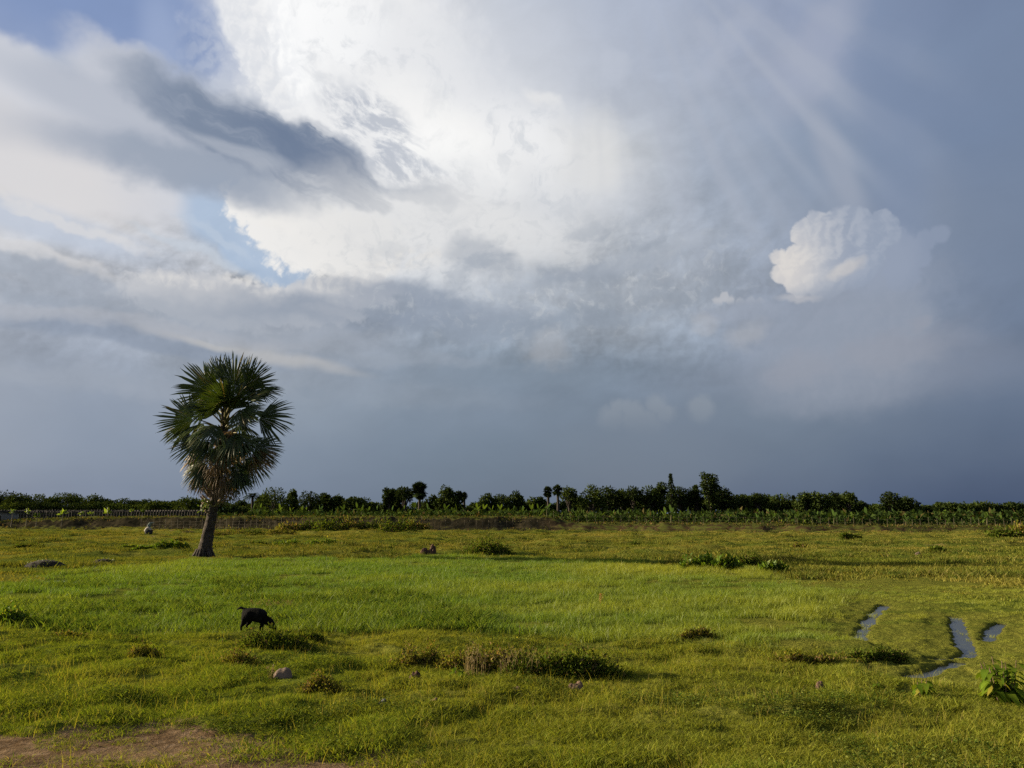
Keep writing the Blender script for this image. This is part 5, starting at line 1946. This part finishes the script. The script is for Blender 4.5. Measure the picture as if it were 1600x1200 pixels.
def banana_mesh(seed, nl, H, tall):
    r = np.random.default_rng(seed)
    gs = Geo()
    gs.tube([(0, 0, -.1), (0.02, 0, H * .4), (.04, 0, H * .70)], [.045, .036, .022], 6)
    stem = gs.build("stem", M_BSTEM, lnk=False, smooth=True)
    lv = []
    for q in range(nl):
        a = q * 2.4 + r.uniform(-.4, .4)
        up_ = r.uniform(.35, 1.15) if q < nl - 1 else 1.35
        L = H * r.uniform(.55, .82)
        d = np.array([math.cos(a) * math.cos(up_), math.sin(a) * math.cos(up_), math.sin(up_)])
        side = np.cross(d, (0, 0, 1.0))
        side /= np.linalg.norm(side) + 1e-6
        V, F = [], []
        prof_ = [(0, .03), (.14, .05), (.26, .26), (.5, .34), (.75, .28), (.92, .14), (1, .02)]
        dr = r.uniform(.35, .95) if q < nl - 2 else .1
        base = np.array([.04, 0, H * (.42 + .30 * q / nl)])
        for tt, w in prof_:
            c = base + d * L * tt - np.array([0, 0, 1]) * L * dr * tt ** 2.2
            up2 = np.array([0, 0, .10 * w * L])
            V += [c - side * w * L * .5 + up2, c, c + side * w * L * .5 + up2]
        for k in range(len(prof_) - 1):
            F += [(3 * k, 3 * k + 1, 3 * k + 4, 3 * k + 3), (3 * k + 1, 3 * k + 2, 3 * k + 5, 3 * k + 4)]
        lv.append(mesh_np("leaf", V, [np.array(F)], M_BAN if tall else M_BAN_D, lnk=False))
    return stem, lv


protos = [banana_mesh(500 + k, 9 if k % 3 else 8, 1.0, k < 3) for k in range(8)]
r = np.random.default_rng(909)
BAN = []
for c in np.arange(392, 860, 12.5):
    BAN.append((c + r.uniform(-5, 5), r.uniform(785, 798), r.uniform(14, 26)))
for c in np.arange(866, 1600, 13.0):
    BAN.append((c + r.uniform(-5, 5), r.uniform(798, 809), r.uniform(4, 9)))
for c in np.arange(900, 1600, 24.0):
    BAN.append((c + r.uniform(-9, 9), r.uniform(794, 801), r.uniform(12, 20)))
for (c, t) in [(855, 785), (927, 800), (895, 802), (935, 803), (957, 797), (1048, 790), (1245, 800), (1302, 797), (1480, 809)]:
    BAN.append((c, t, 3.5))
SEG = [(0, 520, "left of the square topped grove"), (520, 600, "just before the square topped grove"), (600, 690, "below the lone tree line fan palm"), (690, 770, "right of the lone fan palm"),
       (770, 850, "left of the twin fan palms"), (850, 920, "below the twin fan palms"), (920, 1000, "right of the twin fan palms"),
       (1000, 1080, "below the conifer"), (1080, 1150, "below the tallest tree"), (1150, 1240, "right of the tallest tree"), (1240, 1310, "right of the small spire"),
       (1310, 1380, "below the right round tree"), (1380, 1450, "below the layered round tree"), (1450, 1530, "near the plantation's right end"), (1530, 1650, "at the plantation's right end")]
ORD = ["first", "second", "third", "fourth", "fifth", "sixth", "seventh", "eighth", "ninth", "tenth", "eleventh", "twelfth", "thirteenth", "fourteenth"]
BAN.sort()
counts = {}
for j, (c, top, bk) in enumerate(BAN):
    Y = bank_y(c) + bk
    x = (c - 800) / 1200 * (Y * math.cos(PITCH))
    zb = bank_top(c) * (.95 if bk < 8 else .85) - .05
    H = max(at(c, top, Y)[2] - zb, .9) * .97
    stem, lv = protos[int(r.integers(0, 8)) if bk > 8 else int(r.integers(0, 5))]
    e = empty("banana_plant", (x, Y, zb), r.uniform(0, 6.28))
    s = H / 1.12
    e.scale = (s, s, s)
    for si, (a, b, tx) in enumerate(SEG):
        if a <= c < b:
            counts[si] = counts.get(si, 0) + 1
            look = "tall" if top < 790 else ("short" if top > 804 else "leafy")
            lab = "%s banana plant, %s from left among those %s" % (look, ORD[counts[si] - 1], tx)
    tag(e, lab, "banana plant", "banana plants behind the bank")
    for src in [stem] + lv:
        o = src.copy()
        link(o, e)

# saplings with bright leaves at the far left
sap = [(20, 795, 822, "sapling with a bright yellow green top beside the shed"), (43, 797, 820, "thin sapling second from the shed at the far left"), (58, 803, 822, "dark young sapling third from the shed at the far left"),
       (98, 800, 821, "palm like sapling with spread leaves, fourth from the shed"), (127, 800, 815, "bright bushy sapling left of the netting heap"), (142, 801, 813, "small bright sapling just right of the bushy one by the netting heap"),
       (168, 799, 812, "sapling with two drooping yellow leaves above the netting heap"), (206, 795, 812, "bright upright sapling right above the netting heap"), (223, 797, 812, "dark upright sapling behind the squatting person")]
for j, (c, top, bot, lab) in enumerate(sap):
    Y = bank_y(c) + (-2.5 if bot > 818 else 3)
    x, _, zt = at(c, top, Y)
    zb = at(c, bot, Y)[2] - .1
    e = empty("sapling", (x, Y, zb))
    tag(e, lab, "sapling", "young plants by the fence at the far left")
    H = zt - zb
    g = Geo()
    g.tube([(0, 0, 0), (.04, 0, H * .5), (0, 0, H * .85)], [.05, .035, .025], 6)
    g.build("stem", M_BAMBOO, e, smooth=True)
    g = Geo()
    q = 22 if j not in (3, 6) else 9
    L = .38 if j not in (3, 6) else .75
    D = np.column_stack([r.normal(0, 1, q), r.normal(0, .6, q), r.uniform(-.3, 1, q)])
    g.leaves(np.column_stack([r.normal(0, .06, q), r.normal(0, .06, q), H * r.uniform(.75, .95, q)]), D, r.normal(0, 1, (q, 3)), L * r.uniform(.7, 1.2, q), L * .38)
    g.build("foliage", M_PAP if j not in (2, 8) else M_BAN, e)

# ------------------------------------------------------------------ shrubs along the bank
SHR = [
    (455, 829, 52, 13, "low shrub at the left end of the bank thicket, right of the fan palm"), (490, 829, 44, 19, "second shrub of the bank thicket, counting from the fan palm"),
    (520, 830, 60, 24, "bushy shrub with a pale lit crown, third along the bank thicket"), (548, 830, 50, 17, "low shrub between the pale lit one and the tall dark one on the bank"),
    (583, 830, 56, 22, "olive shrub left of the tallest dark shrub of the bank thicket"), (620, 831, 60, 27, "tallest and darkest shrub of the bank thicket"),
    (652, 830, 40, 14, "small shrub right of the tallest dark one on the bank"), (680, 826, 46, 16, "shrub with drooping sprays, right half of the bank thicket"),
    (712, 824, 44, 18, "last full shrub at the right end of the bank thicket"), (738, 824, 34, 9, "low scrub trailing off right of the bank thicket"),
    (800, 827, 40, 8, "flat dark scrub at the bank foot, left of centre"), (833, 828, 46, 8, "flat dark scrub at the bank foot, at the picture's centre"),
    (1128, 829, 34, 9, "low dark scrub at the left end of the right bank shrubs"), (1155, 829, 46, 13, "rounded dark shrub below the tallest tree's right side"),
    (1190, 829, 44, 11, "low shrub in the middle of the right bank shrubs"), (1225, 830, 50, 14, "leafy shrub near the right end of the right bank shrubs"), (1258, 830, 36, 12, "dark shrub at the right end of the right bank shrubs"),
    (1570, 841, 42, 24, "round tall bush with brown foot near the right edge"), (1604, 836, 34, 20, "bush cut by the right edge of the view"),
    (1330, 845, 34, 9, "low dark tussock shrub in the far pasture on the right"), (1465, 862, 18, 6, "tiny dark shrub in the far pasture, right"), (1248, 857, 22, 6, "tiny dark shrub in the far pasture, left of the tussock shrub"),
]
for i, (px, py, w, h, lab) in enumerate(SHR):
    bush("shrub", lab, "shrub", px, py, w, h, .24, 900 if h > 10 else 420, 300 + i, M_BUSH if i % 3 else M_BUSH_BROWN, "shrubs along the far bank", twigs=6, up=.3)
FARP = [(355, 838, 60, 12, "dark weed patch right of the fan palm's trunk"), (398, 836, 54, 12, "weed patch second to the right of the fan palm's trunk"), (440, 837, 50, 9, "olive weed patch third to the right of the fan palm's trunk"),
        (400, 852, 46, 8, "flat weed patch in front of the second one right of the fan palm"), (452, 852, 56, 10, "green weed patch in front, fourth right of the fan palm"), (505, 850, 60, 11, "bright green weed patch furthest right of the fan palm"), (530, 846, 30, 6, "thin tail of weeds at the right of the bright patch"),
        (228, 862, 46, 8, "leafy creeping weeds left of the palm, left half"), (268, 863, 60, 9, "leafy creeping weeds left of the palm, right half"),
        (45, 855, 60, 7, "low dark tussock left of the two earth mounds"), (78, 846, 34, 5, "thin brown tussock behind the low dark one at the far left"), (150, 857, 30, 5, "small tussock above the smaller earth mound"), (282, 845, 26, 6, "round tussock just left of the palm trunk"), (203, 856, 28, 4, "flat tussock between the creeping weeds and the small tussock"),
        (852, 836, 18, 5, "small dark tussock in the far pasture, centre"), (993, 850, 14, 5, "tiny spiky tussock in the far pasture, right of centre"), (1105, 852, 16, 5, "tiny tussock in the far pasture left of the leafy row"), (607, 857, 12, 4, "tiny tussock left of the reddish lump"), (675, 843, 26, 4, "flat tussock behind the reddish lump")]
for i, (px, py, w, h, lab) in enumerate(FARP):
    bush("weed_patch", lab, "weeds", px, py, w, h, .12 if h > 6 else .09, 900 if h > 6 else 350, 400 + i, (M_WEED if 'green' in lab or 'creeping' in lab else M_BUSH if i % 2 else M_BUSH_BROWN), "weed patches of the far meadow", twigs=5, up=.4)

# understorey behind the plantation plus leaf-built shade under it: one mass nobody could count
r = np.random.default_rng(55)
n = 24000
c = r.uniform(-260, 1860, n)
bk = np.where((r.random(n) < .42) & (c > 385), r.uniform(5.5, 16, n), r.uniform(16, 34, n))  # nearer leaves: dark mass put in for the shade below the bananas
Yb = np.interp(c, EDGE_X, EDGE_Y) + bk
hh = 0.5 + 1.3 * (fbm(c * .02, bk * .1, 66, 4)) + np.where(c < 390, -.1, 0)
hh = np.where(bk < 16, .55 + 1.1 * fbm(c * .03, bk * .2, 67, 3), hh)
zz = .7 + r.random(n) ** .7 * hh
P_ = np.column_stack([(c - 800) / 1200 * Yb * math.cos(PITCH), Yb, zz])
g = Geo()
L = r.uniform(.35, .8, n)
g.leaves(P_, r.normal(0, 1, (n, 3)) + np.array([0, -.2, .4]), r.normal(0, 1, (n, 3)) + np.array([0, -.8, .5]), L, L * .5)
und = g.build("undergrowth", foliage("undergrowth leaves", (0.014, 0.026, 0.008), (0.034, 0.052, 0.013), (0.06, 0.05, 0.02), .08, trans=.2, gloss=0))
tag(und, "dark understorey behind the plantation and dark leaves standing in for shade under it", kind='stuff')

# ------------------------------------------------------------------ the tree line
M_TREE = foliage("tree leaves", (0.018, 0.031, 0.009), (0.048, 0.066, 0.016), trans=.15, gloss=0, var=.3)
M_TREE2 = foliage("deep tree leaves", (0.014, 0.024, 0.009), (0.030, 0.042, 0.012), trans=.15, gloss=0, var=.3)
M_TREE3 = foliage("light tree leaves", (0.024, 0.040, 0.010), (0.052, 0.070, 0.017), trans=.2, gloss=0, var=.3)
M_WOOD = rough_mat("tree bark", (0.022, 0.019, 0.015), (0.05, 0.042, 0.034), 5, .95, .5, stretch=(1, 1, .3))


def tree(kind_, px, top, w, Y, label, seed, name="broadleaf_tree"):
    r = np.random.default_rng(seed)
    x, _, zt = at(px, top - ((4.5 if w > 20 else 2) if kind_ in ('wide', 'ball', 'flat') and 395 < px < 1620 and top < 783 else 0), Y)
    zb = .65
    H = zt - zb
    Wd = w / 1200 * Y * (1.28 if kind_ in ('wide', 'flat', 'ball') else 1.0)
    e = empty(name, (x, Y, zb))
    tag(e, label, {"fan": "palm tree", "coco": "palm tree"}.get(kind_, "tree"), "trees of the far tree line")
    gt, g = Geo(), Geo()
    if kind_ in ('fan', 'coco'):
        cr_ = (Wd / 2 * 1.1) if kind_ == 'fan' else Wd / 2 * 1.1
        hub = np.array([0, 0, H - cr_ * (.95 if kind_ == 'fan' else .55)])
        gt.tube([(0, 0, -.2), (.1, 0, hub[2] * .5), hub], [.32, .24, .2], 8)
        gt.build("trunk", M_WOOD, e, smooth=True)
        for q in range(44 if kind_ == 'fan' else 16):
            a, el_ = q * 2.4, math.radians(r.uniform(-75, 85) if kind_ == 'fan' else r.uniform(-20, 60))
            d = np.array([math.cos(a) * math.cos(el_), math.sin(a) * math.cos(el_), math.sin(el_)])
            if kind_ == 'fan':
                c0 = hub + d * cr_ * (.45 if q % 3 else .05)
                ns = 13
                s1 = np.cross(d, (0, 0, 1.0)); s1 /= np.linalg.norm(s1) + 1e-6
                th = np.linspace(-1.4, 1.4, ns)
                nr = np.cross(s1, d)
                tl = r.uniform(-.5, .5)
                dd = np.cos(th)[:, None] * d + np.sin(th)[:, None] * (s1 * math.cos(tl) + nr * math.sin(tl))
                g.leaves(np.repeat(c0[None], ns, 0), dd - np.array([0, 0, .15]), np.repeat(nr[None], ns, 0), cr_ * .62 * r.uniform(.85, 1.1, ns), cr_ * .2, .05)
            else:
                t = np.linspace(.05, 1, 12)
                cc = hub + d[None] * cr_ * t[:, None] - np.array([0, 0, 1]) * cr_ * .55 * (t ** 2)[:, None]
                s1 = np.cross(d, (0, 0, 1.0)); s1 /= np.linalg.norm(s1) + 1e-6
                for sg in (-1, 1):
                    g.leaves(cc, np.repeat((d * .5 + s1 * sg - np.array([0, 0, .35]))[None], 12, 0), np.repeat(np.array([[0, 0, 1.0]]), 12, 0), cr_ * .36, cr_ * .10, .1)
        g.build("crown", M_TREE2 if kind_ == 'fan' else M_TREE, e)
        return e
    # broadleaf kinds: trunk and limbs carry clumps of leaves
    if kind_ == 'cone':
        gt.tube([(0, 0, -.2), (0, 0, H * .97)], [.22, .04], 7)
        clumps = []
        for q in range(16):
            t = .25 + .75 * q / 15
            for _ in range(3):
                a = r.uniform(0, 6.28)
                rr = Wd * .5 * (1.0 - t) * 2.0 + .1
                clumps.append((math.cos(a) * rr * .6, math.sin(a) * rr * .6, H * t, max(rr * .45, .12), max(rr * .25, .15)))
        nl = 30
        ls = .26
    elif kind_ == 'tall':
        gt.tube([(0, 0, -.2), (.2, 0, H * .5), (.1, 0, H * .85)], [.36, .26, .1], 8)
        clumps = [(r.uniform(-.42, .42) * Wd * (1 if t < .8 else .7), r.uniform(-.3, .3) * Wd, H * t, Wd * r.uniform(.13, .24), Wd * r.uniform(.12, .2)) for t in np.linspace(.26, .93, 26)]
        clumps += [(.1 * Wd, 0, H * .9, Wd * .26, Wd * .17), (-.32 * Wd, 0, H * .74, Wd * .17, Wd * .15), (.35 * Wd, 0, H * .66, Wd * .16, Wd * .13)]
        nl = 90
        ls = .36
    elif kind_ == 'ball':
        gt.tube([(0, 0, -.2), (.1, 0, H * .5), (0, 0, H * .85)], [.32, .22, .08], 8)
        clumps = []
        for q in range(13):
            a, el_ = q * 2.4, math.asin(-.75 + 1.7 * (q + .5) / 13 if -.75 + 1.7 * (q + .5) / 13 < 1 else 1)
            clumps.append((math.cos(a) * math.cos(el_) * Wd * .30, math.sin(a) * math.cos(el_) * Wd * .30, H - Wd * .48 + math.sin(el_) * Wd * .28, Wd * r.uniform(.16, .22), Wd * r.uniform(.13, .19)))
        nl = 100
        ls = .32
    else:
        flat_ = kind_ == 'flat'
        gt.tube([(0, 0, -.2), (r.uniform(-.3, .3), 0, H * .35), (r.uniform(-.3, .3), 0, H * .6)], [.38, .28, .16], 8)
        clumps = []
        m = 20
        for q in range(m):
            u_ = r.uniform(-1, 1)
            v_ = r.uniform(-.8, .8)
            lift = math.sqrt(max(0, 1 - u_ * u_ * .85))
            zc = H * (r.uniform(.30, .72) * lift + (.18 if not flat_ else .22)) if q > 7 else H * (.88 if q < 3 else .80) * lift ** .6 - .1
            clumps.append((u_ * Wd * .42 if q > 2 else u_ * Wd * .2, v_ * Wd * .3, max(zc, H * .18), Wd * r.uniform(.13, .22), (H * .10 if flat_ else H * .15) * r.uniform(.8, 1.2)))
        nl = 85
        ls = .38
    for (cx, cy, cz, cr1, ch) in clumps:
        if kind_ != 'cone':
            gt.tube([(0, 0, min(H * .3, cz * .6)), (cx * .5, cy * .5, (cz + min(H * .3, cz * .6)) * .5), (cx, cy, cz)], [.12, .07, .03], 4, caps=False)
        d = r.normal(0, 1, (nl, 3))
        d /= np.linalg.norm(d, axis=1)[:, None]
        rr = r.uniform(.35, 1.08, nl)[:, None] ** .6
        P_ = np.array([cx, cy, cz]) + d * rr * np.array([cr1, cr1, ch])
        P_[:, 2] = np.minimum(P_[:, 2], H * 1.02)
        L = ls * r.uniform(.6, 1.4, nl)
        g.leaves(P_, d + r.normal(0, .7, (nl, 3)), d + r.normal(0, .5, (nl, 3)) + np.array([0, 0, .3]), L, L * .6)
    gt.build("trunk", M_WOOD, e, smooth=True)
    g.build("crown", [M_TREE, M_TREE2, M_TREE3][seed % 3] if kind_ != 'cone' else M_TREE2, e)
    return e


NAMES = {'fan': 'fan_palm', 'coco': 'coconut_palm', 'cone': 'conifer', 'tall': 'tall_tree', 'ball': 'round_tree', 'flat': 'spreading_tree', 'wide': 'broadleaf_tree'}
T = [
    ('wide', 10, 767, 44, 175), ('wide', 37, 771, 40, 170), ('wide', 62, 773, 40, 172), ('wide', 84, 777, 28, 168), ('wide', 105, 771, 40, 172), ('ball', 118, 769, 22, 176), ('wide', 150, 773, 32, 170), ('ball', 165, 776, 22, 172),
    ('wide', 190, 779, 36, 168), ('wide', 212, 782, 26, 172), ('wide', 230, 780, 24, 168), ('flat', 252, 781, 42, 150), ('wide', 276, 783, 30, 165), ('flat', 300, 777, 48, 140), ('flat', 328, 782, 40, 150), ('wide', 352, 784, 30, 160), ('wide', 375, 782, 26, 165),
    ('coco', 395, 767, 24, 130), ('ball', 430, 761, 44, 128), ('wide', 412, 778, 26, 135), ('wide', 457, 767, 18, 140), ('ball', 485, 768, 34, 136), ('wide', 506, 776, 26, 142), ('wide', 527, 778, 26, 142), ('flat', 556, 779, 36, 140), ('wide', 578, 786, 24, 145),
    ('tall', 608, 763, 20, 135), ('tall', 621, 765, 16, 138), ('ball', 633, 762, 24, 134), ('fan', 655.5, 752, 28, 130), ('wide', 678, 778, 24, 145), ('wide', 697, 764, 28, 138), ('tall', 714, 768, 18, 140), ('fan', 725, 768, 13, 142), ('wide', 742, 786, 22, 150),
    ('wide', 763, 777, 28, 145), ('ball', 783, 775, 24, 148), ('wide', 805, 772, 22, 146), ('wide', 831, 782, 28, 150), ('wide', 845, 778, 18, 146), ('fan', 856, 759.5, 17, 136), ('fan', 871, 757, 18, 134), ('ball', 889, 764, 22, 138), ('wide', 905, 777, 28, 145),
    ('wide', 925, 763, 34, 136), ('wide', 952, 766, 34, 140), ('wide', 972, 768, 26, 142), ('ball', 989, 763, 24, 138), ('wide', 1013, 764, 34, 138), ('flat', 1034, 757, 30, 140), ('cone', 1048, 742, 15, 134), ('ball', 1062, 762, 28, 138), ('tall', 1085, 757, 9, 142), ('tall', 1109, 738, 31, 134),
    ('wide', 1088, 768, 34, 138), ('wide', 1130, 767, 40, 136), ('wide', 1154, 773, 30, 142), ('ball', 1183, 771, 17, 136), ('wide', 1172, 779, 28, 145), ('wide', 1197, 778, 26, 145), ('wide', 1217, 776, 30, 142), ('cone', 1240, 776, 9, 140), ('wide', 1256, 770, 22, 138),
    ('wide', 1279, 771, 36, 138), ('wide', 1302, 775, 28, 142), ('ball', 1325, 769, 20, 136), ('wide', 1345, 784, 24, 150), ('wide', 1369, 788, 22, 152), ('ball', 1390, 770, 26, 134), ('wide', 1416, 782, 36, 140), ('wide', 1392, 786, 40, 142), ('wide', 1450, 791, 26, 160),
    ('wide', 1475, 785, 34, 150), ('wide', 1500, 788, 28, 160), ('wide', 1530, 787, 26, 156), ('wide', 1553, 789, 26, 160), ('ball', 1580, 785, 16, 150), ('wide', 1600, 787, 30, 152),
]
# a second, farther rank that closes the gaps low down, and trees just outside the picture
for c in np.arange(-200, 0, 38):
    T.append(('wide', c, 770 + RNG.uniform(-3, 6), 46, 175))
for c in np.arange(1635, 1850, 38):
    T.append(('wide', c, 785 + RNG.uniform(-3, 4), 44, 158))
for c in np.arange(20, 390, 33):
    T.append(('wide', c, 786 + RNG.uniform(-3, 3), 46, 165))
for c in np.arange(400, 1600, 32):
    T.append(('wide', c + RNG.uniform(-6, 6), 788 + RNG.uniform(-4, 3) - (7 if 920 < c < 1160 else 0), 44, 150))
SEGT = [(-400, 0, "beyond the left edge"), (0, 60, "above the shed"), (60, 130, "at the fence's left end"), (130, 235, "above the long fence"), (235, 320, "just left of the big palm"),
        (320, 400, "behind the big palm's trunk"), (400, 470, "near the big round crown"), (470, 540, "right of the big round crown"), (540, 600, "left of the square topped grove"),
        (600, 645, "in the square topped grove"), (645, 690, "by the square topped grove"), (690, 735, "right of the lone fan palm"), (735, 800, "in the low middle stretch"),
        (800, 850, "left of the twin palms"), (850, 910, "at the twin palms' spot"), (910, 975, "right of the twin palms"), (975, 1030, "left of the conifer"),
        (1030, 1080, "around the conifer"), (1080, 1145, "around the tallest tree"), (1145, 1210, "right of the tallest tree"), (1210, 1265, "around the small spire"),
        (1265, 1340, "right of the small spire"), (1340, 1380, "left of the layered tree"), (1380, 1440, "around the layered tree"), (1440, 1520, "right of the layered tree"), (1520, 1615, "at the tree line's right end"), (1615, 2200, "beyond the right edge")]
LOOK = {'fan': "dark fan palm", 'coco': "small coconut palm", 'cone': "pointed dark conifer", 'tall': "upright gappy tree", 'ball': "round crowned tree", 'flat': "flat topped spreading tree", 'wide': "dark bushy tree"}
T.sort(key=lambda t: t[1])
tc_ = {}
tot_ = {}
for (k_, px, *_r) in T:
    si = next(i for i, s in enumerate(SEGT) if s[0] <= px < s[1])
    tot_[(si, k_)] = tot_.get((si, k_), 0) + 1
for j, (k_, px, top, w, Y) in enumerate(T):
    si = next(i for i, s in enumerate(SEGT) if s[0] <= px < s[1])
    tc_[(si, k_)] = tc_.get((si, k_), 0) + 1
    n_of = tot_[(si, k_)]
    if px == 1109:
        lab = "tallest tree of the tree line, gaps in its crown"
    elif n_of == 1:
        lab = "%s %s" % (LOOK[k_], SEGT[si][2])
    else:
        lab = "%s, %s from left of those %s" % (LOOK[k_], ORD[tc_[(si, k_)] - 1], SEGT[si][2])
    tree(k_, px, top, w, Y, lab, 1000 + j, NAMES[k_])
